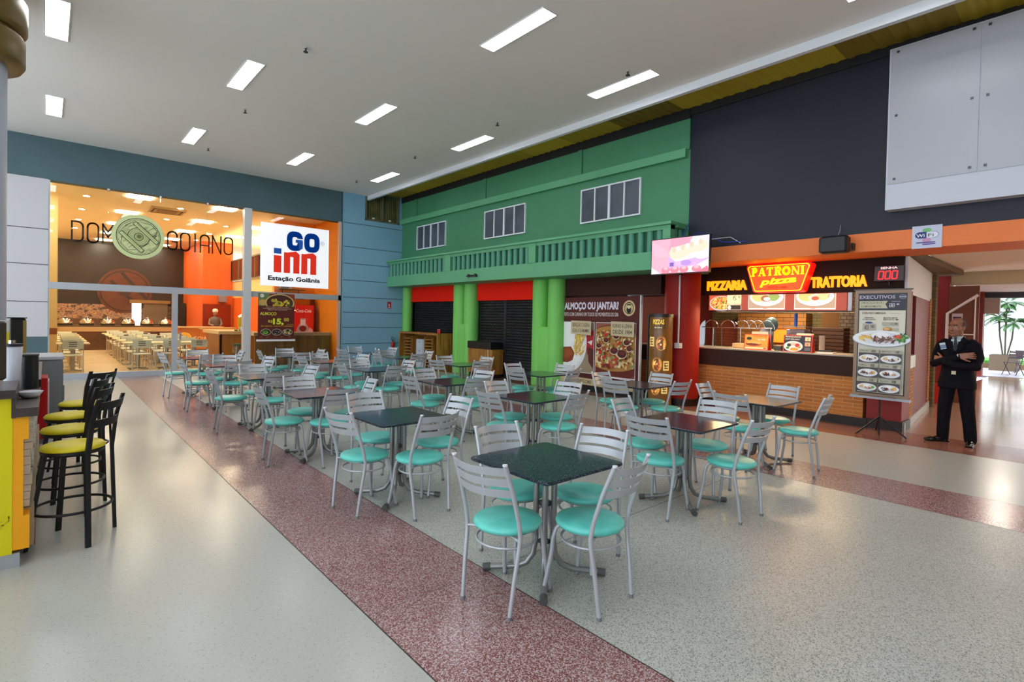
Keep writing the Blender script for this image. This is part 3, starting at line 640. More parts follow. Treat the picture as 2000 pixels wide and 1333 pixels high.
# sign lettering
for txt, y, w_, lab in (('PIZZARIA', 5.31, .80, 'glowing yellow letters PIZZARIA left of the red sign'), ('TRATTORIA', 3.40, .84, 'glowing yellow letters TRATTORIA right of the red sign')):
    a = Art((XB-.002, y, 2.285), XN, ZU, emit=.85); a.text(txt, 0, 0, .175, 'ffa010', w_, .05, extrude=.04)
    tag(a.build('sign_lettering'), lab, 'sign letters', 'glowing yellow sign letters')
def slab(a, s, x, y, h, W, col):      # heavy slab-serif capitals drawn with strokes
    adv = {'P': .86, 'A': 1.05, 'T': .9, 'R': 1.0, 'O': 1.0, 'N': 1.05, 'I': .5}; tot = sum(adv[c] for c in s); k = W/tot; t = h*.24; q = h*.08
    for c in s:
        w_ = adv[c]*k*.86; X = lambda u: x+u*w_
        def R_(x0, y0, x1, y1): a.rect(x0, y+y0, x1, y+y1, col)
        def arcl(cx, cy, rx, ry, a0, a1, t_): a.line([(cx+rx*math.cos(R(v)), y+cy+ry*math.sin(R(v))) for v in range(a0, a1+(1 if a1 > a0 else -1), 15 if a1 > a0 else -15)], t_, col)
        if c in 'PR':
            R_(X(.14), 0, X(.14)+t, h); R_(X(0), h-q, X(.5), h); R_(X(0), 0, X(.14)+t*1.35, q)
            arcl(X(.5), h*.72, w_*.3, h*.22, 90, -90, t*.85); R_(X(.2), h*.46, X(.5), h*.54); R_(X(.2), h*.9, X(.5), h)
            if c == 'R': a.poly([(X(.4), y+h*.5), (X(.4)+t, y+h*.5), (X(1.05), y), (X(.68), y)], col)
        elif c == 'A':
            a.poly([(X(.42), y+h), (X(.62), y+h), (X(.98), y), (X(.98)-t*1.1, y)], col).poly([(X(.42), y+h), (X(.52), y+h), (X(.24), y), (X(.08), y)], col); R_(X(.28), h*.28, X(.72), h*.4); R_(X(0), 0, X(.34), q); R_(X(.62), 0, X(1.05), q)
        elif c == 'T': R_(X(.5)-t/2, 0, X(.5)+t/2, h); R_(X(0), h-q*1.6, X(1), h); R_(X(0), h*.72, X(.1), h); R_(X(.9), h*.72, X(1), h); R_(X(.25), 0, X(.75), q)
        elif c == 'O': arcl(X(.5), h*.5, w_*.40, h*.40, 0, 360, t*.85)
        elif c == 'N': R_(X(.12), 0, X(.12)+t*.45, h); R_(X(.86), 0, X(.86)+t*.45, h); a.poly([(X(0), y+h), (X(.3), y+h), (X(.98), y), (X(.8), y)], col); R_(X(0), 0, X(.36), q); R_(X(.68), h-q, X(1.08), h)
        elif c == 'I': R_(X(.5)-t/2, 0, X(.5)+t/2, h); R_(X(.0), 0, X(1), q); R_(X(.0), h-q, X(1), h)
        x += adv[c]*k
ps = empty('pizzeria_sign', (9.72, 3.88, 2.2), 'glowing red and yellow PATRONI pizza sign above counter', 'sign')
def trap(w0, w1, h, c, z0=0):
    P = []
    for (x, y, a0) in ((w0/2-c, z0+c, -90), (w1/2-c, z0+h-c, 0), (-w1/2+c, z0+h-c, 90), (-w0/2+c, z0+c, 180)):
        for k in range(5): t = R(a0+90*k/4); P.append((x+c*math.cos(t), y+c*math.sin(t)))
    return P
m = MB(); m.prism([(-a_, b_) for a_, b_ in trap(.86, 1.10, .51, .05)], 'x', 0, .22, mat('e01008', .4, 0, .9)); m.build('light_box', ps)
a = Art((-.002, 0, 0), XN, ZU, emit=1.35, step=.0006)
a.poly(trap(.82, 1.055, .47, .05, .02), 'ffd000').poly(trap(.79, 1.02, .445, .045, .0325), 'f03c0c')
slab(a, 'PATRONI', -.46, .30, .15, .92, 'f8f000'); a.text('pizza', .02, .155, .115, 'f8f000', .60, .03, 'c', shear=.5, rot=4).text('DESDE 1984', .0, .065, .045, '7a1004', .34, .01, 'c')
a.build('lettering', ps)
# menu boards
mb_ = empty('menu_board', (10.0, 4.08, 1.885), 'backlit menu strip with pizza and plated meals under the sign fascia', 'menu board')
MB().box(0, .08, -1.22, 1.22, 0, .30, mat('8a3a28', .4)).build('light_box', mb_)
a = Art((-.002, 1.22, 0), XN, ZU, emit=.75)
a.rect(0, 0, 2.44, .30, '9c4430')
a.rect(.02, .01, .64, .29, 'd05a38'); plate(a, .26, .14, .24, .14, 'P', 4); a.rect(.38, .12, .66, .295, 'e8d8a0'); seven(a, '15.', .46, .2, .075, '30241c'); a.text('90', .6, .235, .045, '30241c', .04)
a.rect(.38, .005, .66, .11, 'e0d4b4').rect(.385, .01, .655, .1, '3c2c24').ell(.43, .055, .035, .04, 'e8dcc8')
for x0, s_, t in ((.80, 5, '14'), (1.62, 6, '23')):
    a.rect(x0, .015, x0+.66, .29, 'e8e0cc').rect(x0+.01, .04, x0+.65, .29, 'b09478'); a.clip_ell(x0+.33, .25, .30, .17, 'f2f2f4', x0+.01, .04, x0+.65, .29)
    a.clip_ell(x0+.2, .25, .14, .09, 'e8c070', x0+.01, .04, x0+.65, .29).clip_ell(x0+.33, .22, .1, .06, 'a06a44' if s_ == 5 else 'd8c8b0', x0+.01, .04, x0+.65, .29).clip_ell(x0+.46, .25, .1, .08, '8aa858' if s_ == 5 else 'e8c888', x0+.01, .04, x0+.65, .29).clip_ell(x0+.34, .21, .06, .035, 'f8f4e8' if s_ == 5 else 'c05838', x0+.01, .04, x0+.65, .29).ell(x0+.31, .05, .05, .02, 'c08868')
    seven(a, t, x0+.54, .23, .04, '3a2a20'); 
a.build('printed_menu', mb_)
MB().box(-.03, .0, -1.30, -1.24, -.02, .30, mat('e8eaf0', .4)).build('end_strip', mb_)
# things on and behind the counter
def yb(*a): return MB().box(*a)
sg = empty('sneeze_guard', (10.3, 4.8, 1.145), 'arched glass food guard with steel rail on the counter', 'food guard')
MB().tube([(0, .8, .40), (0, -.62, .40)], .012, CHROME).build('rail', sg)
for y in (.55, -.02, -.6): MB().tube([(0, y, 0), (0, y, .4)], .011, CHROME).build('post', sg)
for y in (.62, .27): 
    m = MB(); P = [(y+.24*math.cos(R(t)), .37+.2*math.sin(R(t))) for t in range(0, 181, 15)]
    m.prism([(y-.24, 0)]+P[::-1]+[(y+.24, 0)], 'x', .02, .028, GLASSC); m.build('glass_shield', sg)
for y in (.62, .27, -.02, -.17, -.32, -.5):
    MB().tube([(.05, y+.15*math.cos(R(t)), .38+.17*math.sin(R(t))) for t in range(0, 181, 15)], .008, CHROME).build('hoop', sg)
for (x, y0, y1, h, lab, draw) in ((9.95, 4.10, 4.55, .29, 'orange pizza burger card standing on the pizzeria counter', 0), (9.95, 3.36, 3.84, .30, 'dark card with a plate of ham meal standing on the counter', 1)):
    e = empty('counter_card', (x, (y0+y1)/2, 1.145), lab, 'menu card'); W = y1-y0
    MB().prism([(0, 0), (.04, h), (.06, h), (.16, 0), (.15, 0), (.05, h-.02), (.01, 0)], 'y', -W/2, W/2, mat('c8321c', .4)).build('stand', e)
    if not draw: MB().box(.07, .09, -W/2+.04, W/2-.12, h, h+.05, mat('d8cdb4', .5)).build('top_card', e)
    else: MB().box(.07, .2, -W/2+.04, W/2-.2, h, h+.03, mat('e8dcc8', .5)).build('top_card', e)
    N_ = Vector((-h, 0, .04)).normalized(); a = Art((-.001, W/2, 0), XN, (.04, 0, h), rough=.4)
    if not draw:
        a.rect(0, 0, W, h, 'd84a1c').rect(.02, .015, W-.02, .05, 'f0e0b0').rect(.015, .055, W-.015, h-.015, 'f0a038').text('PIZZA BURGUER', W-.03, h-.05, .03, '5a2410', .26, .01, 'r').text('R$ 9,90', W-.06, h-.11, .03, 'f8f0e0', .14, .01, 'r')
        a.ell(W*.4, .11, .15, .045, 'b85a20').ell(W*.42, .13, .14, .03, 'e8b860').ell(W*.35, .10, .12, .02, '7c2c14').ell(.09, h-.08, .05, .03, '1c2a14')
        a.ell(W-.06, .033, .03, .012, 'c03020')
    else:
        a.rect(0, 0, W, h, 'c03a20').rect(.015, .01, W-.015, h-.01, '1c1c30').text('FRANGUINHO', .03, h-.045, .03, 'f0e8e0', .26, .008).text('LIGHT GRELHADO', .03, h-.085, .025, 'f0e8e0', .24, .006)
        a.ell(.17, .10, .16, .095, 'e8e8ee').ell(.17, .10, .13, .075, 'f4f4f6').ell(.17, .14, .05, .03, 'e8c8b0').ell(.10, .12, .035, .03, '24403a').ell(.24, .12, .04, .035, 'c83028').ell(.27, .09, .03, .02, 'b8a030').ell(.19, .05, .07, .028, 'd8a030').ell(.08, .07, .03, .02, '4a8a3a')
        a.rect(W-.12, h-.1, W-.03, h-.03, 'e8d0a8').rect(W-.12, h-.19, W-.03, h-.12, 'd8a888').rect(W-.12, .03, W-.03, .09, '60606c'); seven(a, '12', W-.1, h-.085, .03, '3a2a20'); seven(a, '15', W-.1, h-.175, .03, '3a2a20')
    a.build('printed_card', e)
tag(MB().bbox(10.2, 10.45, 4.62, 4.9, 1.145, 1.24, mat('c8a878', .3)).build('food_tray'), 'small steel tray on the counter beside the food guard', 'tray')
tag(MB().bbox(10.2, 10.5, 4.32, 4.58, 1.145, 1.30, mat('16161a', .3)).box(10.22, 10.48, 4.34, 4.56, 1.3, 1.312, mat('a02818', .4)).build('cash_drawer'), 'black cash box on the counter left of the orange card', 'cash box')
tm = empty('card_terminal', (10.6, 4.50, 1.145), 'tilted grey till screen behind the orange card', 'till screen')
MB().box(-.02, .02, -.1, .1, .0, .02, mat('3a3c40')).tube([(0, 0, 0), (0, 0, .2)], .02, mat('3a3c40')).build('stand', tm)
MB().box(-.02, .01, -.13, .13, 0, .26, mat('8c98a4', .3), Matrix.Translation((0, 0, .14)) @ Matrix.Rotation(R(25), 4, 'Y') @ Matrix.Rotation(R(18), 4, 'X')).build('screen', tm)
tag(MB().ell((10.75, 4.38, 1.62), (.10, .13, .15), mat('5a7a78', .4)).cyl((10.75, 4.38, 0), .05, 1.145, 1.5, mat('6a7a78', .4)).build('blender_jug'), 'grey-green blender jug behind the food guard', 'blender')
pm = empty('printer', (11.0, 4.02, 1.1), 'light grey box machine on the back shelf behind the cards', 'machine')
MB().bbox(0, .3, -.17, .17, 0, .44, mat('a29ca4', .4)).build('body', pm)
for k in range(3): MB().box(-.01, 0, -.14, .14, .36-.04*k, .365-.04*k, mat('6a6470', .4)).build('slot', pm)
tag(MB().box(10.95, 11.4, 3.6, 4.4, .0, 1.1, mat('4a3a24', .5)).box(10.9, 11.45, 3.0, 4.6, 1.07, 1.1, mat('8a8478', .3)).build('back_counter'), 'low steel-topped back counter inside the pizzeria kitchen', 'back counter')
for k in range(7):
    tag(MB().bbox(11.0, 11.36, 3.18, 3.72, 1.1+.07*k, 1.165+.07*k, mat('7c5638' if k % 2 else '6c4a30', .6)).build('pizza_box'), 'brown pizza box, %s of the stack on the kitchen back counter' % ['bottom one', 'second from bottom', 'third from bottom', 'middle one', 'third from top', 'second from top', 'top one'][k], 'pizza box', 'stack of pizza boxes')
for k in range(5):
    tag(MB().lathe([(.0, 0), (.035, 0), (.048, .12), (.05, .12)], mat('d8d4cc', .4), (10.25, 3.30, 1.145+.045*k), 14).build('paper_cup'), 'paper cup in the nested stack beside the plate card, %s' % ['bottom one', 'second up', 'middle one', 'second from top', 'top one'][k], 'cup', 'nested paper cups')
tag(MB().box(10.0, 10.2, 3.05, 3.3, 1.145, 1.17, mat('e0e0e0')).box(10.02, 10.18, 3.08, 3.28, 1.17, 1.2, mat('2a2a2a')).build('card_reader'), 'small black card reader on the counter right of the cards', 'card reader')
tag(MB().bbox(10.05, 10.2, 3.9, 4.04, 1.145, 1.24, mat('3c3830', .3)).build('napkin_holder'), 'dark napkin holder between the two counter cards', 'napkin holder')
tag(MB().cyl((10.9, 3.98, 0), .03, 1.6, 1.85, mat('2456b0', .4), 12).box(10.7, 11.2, 3.75, 4.15, 1.58, 1.6, mat('9aa09c', .3)).tube([(11.2, 3.78, 1.59), (11.2, 3.78, 1.1)], .01, CHROME).build('kitchen_shelf'), 'kitchen shelf with a blue bottle on it', 'shelf')
tag(MB().box(13.5, 13.6, 3.75, 4.25, 1.35, 1.85, mat('9aa89c', .3), Matrix.Translation((13.5, 4, 1.6)) @ Matrix.Rotation(R(-8), 4, 'X') @ Matrix.Translation((-13.5, -4, -1.6))).build('fuse_box'), 'tilted pale metal box on the kitchen back wall', 'box')
rf = empty('drinks_cooler', (12.3, 2.85, 0), 'dim red drinks cooler at the right end of the kitchen', 'cooler')
MB().box(0, .6, -.35, .3, 0, 2.1, mat('8c1c12', .4)).build('body', rf); a = Art((-.004, .3, 0), XN, ZU); a.rect(0, 0, .65, 1.35, '5a6a60').rect(0, 1.35, .65, 2.1, '8a1410').poly([(.1, 1.3), (.3, 1.75), (.4, 1.75), (.6, 1.35)], '8a9a88').rect(0, 1.3, .65, 1.36, '9ab0a4').rect(0, 1.75, .65, 1.86, '6a100c')
a.build('door', rf)
pizza_oven = MB().box(13.2, 13.58, 4.6, 6.2, 1.05, 1.9, bricks('oven_brick', 'a8702c', '8a541c', '3a2410', .3, .09)).box(13.15, 13.58, 4.9, 5.3, 1.2, 1.5, mat('ff7a1a', .5, 0, .8)).build('pizza_oven')
tag(pizza_oven, 'brick pizza oven with glowing orange mouth at kitchen back', 'oven')
sn = empty('number_display', (9.93, 2.26, 2.34), 'red queue number display SENHA showing 000', 'display')
MB().bbox(-.06, .0, -.2, .2, 0, .25, mat('3a0c0c', .4)).build('case', sn); a = Art((-.062, .2, 0), XN, ZU, emit=1.6)
a.text('SENHA', .2, .195, .035, 'd8a8a8', .22, .008, 'c'); seven(a, '000', .06, .04, .12, 'ff1c24', .062, .1); a.build('digits', sn)
MB().tube([(-.02, 0, 0), (-.02, 0, -.06)], .015, BLACKM).build('sensor', sn)
wi = empty('wifi_sign', (XU-.01, 1.65, 2.73), 'white WiFi sign on the orange beam', 'sign')
MB().box(0, .006, -.165, .165, -.01, .30, mat('c4c8dc', .4)).build('board', wi); a = Art((-.001, .165, -.01), XN, ZU)
a.rect(0, 0, .33, .31, 'c4c8dc').ell(.165, .245, .05, .03, '6cb86c').ell(.165, .11, .05, .03, 'c890b8').ell(.09, .18, .055, .045, '1c2870').rect(.09, .135, .16, .225, '1c2870').ell(.24, .18, .055, .045, '3c4460').ell(.24, .18, .05, .04, 'dfe2ee').rect(.17, .14, .24, .22, 'dfe2ee')
a.text('Wi', .05, .155, .045, 'f4f4f8', .09, .012).text('Fi', .18, .155, .045, '3a4030', .06, .006).rect(.05, .07, .26, .085, '3c3c78').rect(.12, .045, .26, .062, '6840a8').build('print', wi)
sp = empty('loudspeaker', (8.95, 2.72, 2.66), 'black wall loudspeaker on the orange beam above the sign', 'loudspeaker')
MB().bbox(-.2, .0, -.19, .19, .05, .31, mat('1c1c20', .5), .03).build('cabinet', sp); MB().box(0, .1, -.22, -.19, .1, .2, BLACKM).build('bracket', sp)
MB().tube([(.0, 0, .3), (.05, -.02, .4), (.09, -.02, .5)], .004, mat('a8a8a8')).build('cable', sp)
# television on its pole
tv = empty('television', (8.38, 5.03, 2.49), 'wall television showing a pink dental close-up, on a thin pole', 'television')
MB().box(0, .05, -.575, .575, 0, .65, mat('101014', .3)).build('casing', tv)
a = Art((-.001, .56, .015), XN, ZU, rough=.3, emit=.5)
TW, TH = 1.12, .62
a.rect(0, 0, TW, TH, 'e8dcf0').poly([(0, TH), (0, .12), (.2, 0), (.35, .06), (.42, .32), (.75, .5), (.82, TH)], 'f0a0b0').poly([(0, .6), (.3, .42), (.36, .3), (.1, .3), (0, .4)], 'f4a8b8')
a.poly([(.4, TH), (.36, .42), (.5, .36), (.8, .46), (.74, TH)], 'e890a4').poly([(.25, .02), (.9, 0), (1.1, .1), (TW, .05), (TW, 0), (.2, 0)], 'd86a7c')
a.poly([(.36, .36), (.4, .46), (.52, .47), (1.0, .55), (1.1, .5), (1.12, .42), (1.02, .36), (.8, .33), (.6, .25), (.4, .25)], 'ffc8b0')
for i in range(7): a.ell(.46+.085*i, .41+.018*i, .035, .05, 'ffe0cc' if i % 2 else 'ffb8a4', 10)
a.poly([(.33, .22), (.38, .06), (.9, .12), (1.12, .22), (1.1, .3), (.8, .24), (.5, .2), (.36, .3)], 'c8a0e0').rect(.38, .12, .46, .19, '7850a8').rect(.5, .14, .6, .2, 'e8a8c8').ell(.7, .17, .1, .05, 'b084d0')
for x in (.3, .48, .66, .9): a.ell(x, .06, .09, .06, 'e87888', 14).ell(x, .09, .05, .03, 'f8a8b0', 12)
a.ell(1.0, .27, .12, .05, 'f4ecf8').build('screen', tv)
MB().tube([(.72, .40, .1), (.72, .40, -1.3)], .016, mat('c4c4c8', .4)).box(.05, .74, .37, .43, .05, .10, BLACKM).box(.68, .80, .36, .46, -1.36, -1.26, mat('c4c4c8', .4)).build('pole', tv)
MB().tube([(.05, .0, .6), (.2, .0, .8), (.5, .1, 1.0)], .006, mat('2238c8')).tube([(.05, -.1, .6), (.3, -.2, .75), (.6, -.5, .58), (.64, -.9, .56)], .006, mat('2238c8')).build('blue_cable', tv)
MB().tube([(.05, -.3, .55), (.4, -.45, .62), (.62, -.62, .66), (.64, -.8, .54)], .006, mat('d8d8dc')).build('white_cable', tv)
# cylindrical illuminated totem
to = empty('pizza_totem', (8.86, 5.66, 0), 'rounded backlit pizza menu totem in front of red column', 'totem')
def halfround(r, z0, z1, m, mbx, sx=.7):
    return mbx.lathe([(0, z0), (r, z0)], m, (0, 0, 0), 24, False, 1).lathe([(r, z0), (r, z1)], m, (0, 0, 0), 24).lathe([(r, z1), (0, z1)], m, (0, 0, 0), 24, False)
halfround(.235, 0, .06, mat('16110e', .4), MB()).build('base', to); halfround(.235, 1.72, 1.78, mat('16110e', .4), MB()).build('cap', to)
m = MB(); GM = noisy('totem_print', [(.3, '6a4418'), (.7, '8a5c24')], 5, rough=.25); m.lathe([(.22, .06), (.22, 1.72)], GM, (0, 0, 0), 32)
def wrap(th, z, w, h, col, k, n=12, ell=True):      # patch wrapped round the cylinder, th in degrees from -X
    r = .2212+.0004*k; vs = []
    if ell: P = [(w*math.cos(2*math.pi*i/n), h*math.sin(2*math.pi*i/n)) for i in range(n)]
    else: P = [(-w, -h), (-w/3, -h), (w/3, -h), (w, -h), (w, h), (w/3, h), (-w/3, h), (-w, h)]
    for u, v in P:
        t = R(180+th)+u/r; vs.append((r*math.cos(t), r*math.sin(t), z+v))
    m.add(vs, [tuple(range(len(vs)))], mat(col, .4, 0, .35))
rg = random.Random(9)
wrap(18, 1.58, .13, .10, '2c2014', 0, ell=False); wrap(18, 1.52, .07, .012, 'b8a880', 1, ell=False)
for k, (th, z, pz, col) in enumerate(((22, 1.22, 1.25, 'c88a3a'), (30, .82, .8, 'c88a3a'), (24, .38, .36, 'b87a30'))):
    wrap(th+(12 if k == 0 else -14), z, .105, .15, '9a5a1c', 1, 18); wrap(th+(12 if k == 0 else -14), z, .09, .13, 'd8963c', 2, 18)
    for q in range(16): wrap(th+(12 if k == 0 else -14)+rg.uniform(-16, 16), z+rg.uniform(-.09, .09), .018, .02, rg.choice(['b8401c', 'f0d080', 'e8b050', '7a3a14']), 3, 7)
    wrap(th-38 if k == 0 else th+32, pz, .06, .09, 'e0c070', 2, ell=False)
    for q in range(3): wrap(th-38 if k == 0 else th+32, pz+.05-.05*q, .04, .01, '4a3418', 4, ell=False)
tv_, tf_ = textpoly('PIZZAS', .02); x1_ = max(v[0] for v in tv_)
for (zz, hh, ww, cc) in ((1.585, .09, .22, 'e8c040'),):
    vs = []
    for v in tv_: t = R(180+18)+(v[0]/x1_-.5)*ww/.2235; vs.append((.2235*math.cos(t), .2235*math.sin(t), zz+v[1]/.73*hh))
    m.add(vs, tf_, mat(cc, .4, 0, .5))
m.build('printed_drum', to)
MB().box(-.1, .23, .215, .24, .04, 1.76, mat('1a1210', .3)).build('side_fin', to)
# roll-up banner with lunch menu on tripod
bn = empty('menu_banner', (9.35, 2.2, 0), 'tall EXECUTIVOS lunch menu banner on black tripod', 'banner')
BW, BH = .70, 1.60; ca = R(-2.2)
m = MB(); m.box(0, .012, -BW/2, BW/2, 0, BH, mat('7c6450', .5)); bp = m.build('sheet', bn, (-.05, 0, .57))
MB().tube([(0, 0, 0), (0, 0, 2.2)], .012, BLACKM).build('pole', bn)
for t in (20, 140, 260): MB().tube([(0, 0, .28), (.36*math.cos(R(t)), .36*math.sin(R(t)), .015)], .012, BLACKM).build('leg', bn)
MB().box(-.06, -.02, -BW/2-.03, BW/2+.03, .54, .575, mat('b0b4c0', .3, .5)).build('bottom_bar', bn); MB().box(-.055, -.03, -BW/2-.02, BW/2+.02, 2.17, 2.19, mat('4a3c34', .4)).build('top_bar', bn)
a = Art((-.051, BW/2, .57), XN, ZU, rough=.45)
a.rect(0, 0, BW, BH, '9c8068').rect(.045, .05, BW-.045, BH-.045, '2a2834').rect(.06, .065, BW-.06, BH-.30, 'd2cebc').rect(.075, BH-.70, BW-.075, BH-.315, 'dcd8c4')
a.text('EXECUTIVOS', .06, BH-.125, .05, 'c4bcd4', .45, .016).ell(BW-.1, BH-.10, .045, .032, '8c88a0').ell(BW-.1, BH-.10, .038, .025, '2a2834').rect(BW-.14, BH-.11, BW-.06, BH-.09, '9c98ac')
a.poly([(.06, BH-.16), (.42, BH-.16), (.39, BH-.205), (.42, BH-.27), (.06, BH-.27)], 'c4c0a0').text('LIVRE ESCOLHA DE ATÉ 3', .08, BH-.205, .034, '3c3444', .29, .004).text('ACOMPANHAMENTOS', .08, BH-.257, .034, '3c3444', .26, .004)
a.text('A PARTIR DE', .46, BH-.178, .016, 'c4bcd4', .11, .003); seven(a, '88', .44, BH-.25, .05, 'd8d4e4'); seven(a, '88', .53, BH-.22, .022, 'd8d4e4')
a.text('DON RECOMENDA', .1, BH-.355, .03, '6a3424', .30, .012).line([(.45, BH-.34), (.58, BH-.345)], .003, '6a6458')
a.text('TIRINHAS', .19, BH-.42, .02, '3a3440', .12, .008, 'c').text('ACEBOLADAS', .19, BH-.447, .02, '3a3440', .17, .008, 'c').text('MUITO MAIS', .46, BH-.42, .02, '3a3440', .17, .008, 'c').text('BATATA', .44, BH-.447, .022, '3a3440', .13, .01, 'c').ell(.54, BH-.437, .018, .009, '6a4420')
a.ell(.19, BH-.485, .05, .015, '283c80').rect(.11, BH-.60, .28, BH-.5, 'b4b0a0'); seven(a, '10', .115, BH-.585, .055, '16141c'); seven(a, '90', .215, BH-.56, .035, '16141c')
a.rect(.36, BH-.53, .56, BH-.475, 'b4b0a0').text('+1,90', .55, BH-.515, .032, '2a2428', .09, .01, 'r').ell(.43, BH-.58, .06, .03, 'a87840').ell(.42, BH-.575, .04, .018, 'e0b060').rect(.49, BH-.6, .56, BH-.56, 'b8b4a4')
plate(a, BW/2, BH-.72, .36, .12, 'A', 11)
for r_ in range(3):
    for c_ in range(2):
        x0 = .08+.28*c_; y0 = .515-.215*r_
        a.rect(x0, y0-.0, x0+.26, y0+.2, '4c4648').rect(x0, y0+.145, x0+.26, y0+.2, 'b0ac98'); a.text(['FILÉ', 'MISTO', 'PARMEGIANA', 'STROGONOFF', 'COSTELA', 'FEIJOADA'][r_*2+c_], x0+.02, y0+.165, .018, '4a4440', .1, .004)
        seven(a, ['899', '1190', '890', '890', '590', '890'][r_*2+c_], x0+.165, y0+.155, .032, '2c2830', .012)
        plate(a, x0+.13, y0+.065, .125, .055, 'BDFCEF'[r_*2+c_], 20+r_*2+c_)
a.text('DESCONTO FALTA PARA GOSTO À VISTA', BW/2, .015, .02, '2a2428', .46, .006, 'c')
a.build('printed_menu', bn)
# white advertising panel high on the charcoal wall
wp = empty('advertising_panel', (8.85, -1.5, 3.27), 'large blank white advertising box high on the charcoal wall', 'panel')
MB().box(0, .19, -6, 3.6, 0, 2.25, mat('c6c8d4', .4)).build('box', wp)
def acrylic():
    m, nt, b, n, L = nodes('acrylic_sheet')
    g = n('NewGeometry'); s = n('SeparateXYZ'); L(g.outputs['Position'], s.inputs[0])
    b.inputs['Base Color'].default_value = (*lin('b2b4bc'), 1); b.inputs['Roughness'].default_value = .28; b.inputs['Specular IOR Level'].default_value = .5; return m
ACR = acrylic()
for y0, y1 in ((2.63, 3.58), (-.35, 2.62), (-3.2, -.36), (-6, -3.21)): MB().box(-.012, 0, y0, y1, .355, 2.23, ACR).build('acrylic_sheet', wp)
m = MB()
for y in (3.5, 2.7, 2.55): 
    for z in (.42, 1.3, 2.18): m.box(-.022, -.012, y-.015, y+.015, z-.015, z+.015, mat('55565c', .3, .6))
m.build('fixing_stud', wp)
# ================================================================== DINING CHAIRS AND TABLES
def make_chair():      # front is +y, seat centre over the origin
    e = empty('dining_chair', (0, 0, 0), '', 'chair')
    MB().lathe([(0, .425), (.17, .425), (.192, .432), (.202, .447), (.196, .462), (.175, .471), (.09, .476), (0, .477)], MINT, seg=36).build('seat', e)
    for s in (-1, 1):
        m = MB(); m.tube([(s*.170, -.188, .004), (s*.180, -.165, .2), (s*.190, -.138, .38), (s*.193, -.135, .44), (s*.193, -.152, .53), (s*.189, -.206, .70), (s*.182, -.268, .855)], .0128, GREYPAINT, 10)
        m.cyl((s*.182, -.269, 0), .0135, .852, .861, mat('e2e2ea', .4), 10).cyl((s*.170, -.187, 0), .0145, .0, .02, mat('77797c', .5), 10)
        m.build('leg', e)
        m = MB(); m.tube([(s*.105, .125, .425), (s*.128, .150, .40), (s*.140, .162, .34), (s*.146, .165, .26), (s*.160, .185, .12), (s*.172, .205, .004)], .0125, GREYPAINT, 10)
        m.cyl((s*.172, .205, 0), .0145, 0, .02, mat('77797c', .5), 10); m.build('leg', e)
    MB().tube([(.176*math.cos(2*math.pi*i/28), -.01+.172*math.sin(2*math.pi*i/28), .355) for i in range(28)], .0075, GREYPAINT, 7, closed=True).build('stretcher_ring', e)
    MB().tube([(.15*math.cos(2*math.pi*i/24), .15*math.sin(2*math.pi*i/24), .418) for i in range(24)], .009, GREYPAINT, 6, closed=True).tube([(-.188, -.138, .415), (-.1, -.11, .418)], .008, GREYPAINT, 6).tube([(.188, -.138, .415), (.1, -.11, .418)], .008, GREYPAINT, 6).build('seat_frame', e)
    for z in (.678, .742, .806):
        yb_ = -.205-(z-.70)*.38; vs = []; fs = []; N = 14; h = .046
        for i in range(N+1):
            t = i/N*2-1; x = .183*t; y = yb_-.06*(1-t*t)
            for dy, dz in ((0, 0), (-.007, 0), (-.007, h), (0, h)): vs.append((x, y+dy-dz*.38, z-.012+dz))
        for i in range(N):
            a_ = i*4
            for k in range(4): k2 = (k+1) % 4; fs.append((a_+k, a_+k2, a_+4+k2, a_+4+k))
        m = MB(); m.add(vs, fs, GREYPAINT, False); m.build('back_slat', e)
    return e
def make_table():
    e = empty('dining_table', (0, 0, 0), '', 'table')
    c = .035; H = .35
    P = [(H-c*(1-math.cos(R(t))), H-c*(1-math.sin(R(t)))) for t in (0, 30, 60, 90)]
    Q = []
    for k in range(4):
        for x, y in P:
            for _ in range(k): x, y = -y, x
            Q.append((x, y))
    m = MB(); n = len(Q); vs = []
    for z, q in ((.712, .985), (.718, 1), (.728, 1), (.732, .99)): vs += [(x*q, y*q, z) for x, y in Q]
    fs = [tuple(range(n-1, -1, -1)), tuple(range(3*n, 4*n))]+[(j*n+i, j*n+(i+1) % n, (j+1)*n+(i+1) % n, (j+1)*n+i) for j in range(3) for i in range(n)]
    m.add(vs, fs, GRANITE); m.build('tabletop', e)
    TS = mat('8f9190', .35, .55)
    for sx in (-1, 1):
        for sy in (-1, 1):
            m = MB(); m.tube([(sx*.04, sy*.04, .71), (sx*.04, sy*.04, .22), (sx*.05, sy*.05, .13), (sx*.08, sy*.08, .07), (sx*.125, sy*.125, .045), (sx*.27, sy*.27, .028)], .0195, TS, 10)
            m.tube([(sx*.24, sy*.24, .031), (sx*.275, sy*.275, .027)], .0235, mat('4a4c4c', .5), 10); m.build('leg', e)
    MB().box(-.15, .15, -.15, .15, .700, .712, TS).build('top_plate', e)
    MB().box(-.03, .03, -.03, .03, .44, .47, mat('55575a', .4, .4)).build('clamp', e); MB().box(-.03, .03, -.03, .03, .2, .22, mat('55575a', .4, .4)).build('clamp', e)
    return e
chair0 = make_chair(); table0 = make_table(); first = [True, True]
ROWS = ['nearest', 'second', 'third', 'fourth', 'fifth', 'farthest']
TX = {0: [2.38, 2.38, 2.36, 2.36, 2.36, 2.30], 1: [4.33, 4.23, 4.24, 4.18, 4.16, 3.97], 2: [6.30, 6.30, 6.14, 6.01, 5.91, 5.80]}
TY = {0: [2.33, 4.20, 6.00, 7.97, 10.05, 11.80], 1: [2.50, 4.36, 6.06, 8.14, 9.92, 11.64], 2: [2.68, 4.37, 6.17, 8.18, 10.25, 11.76]}
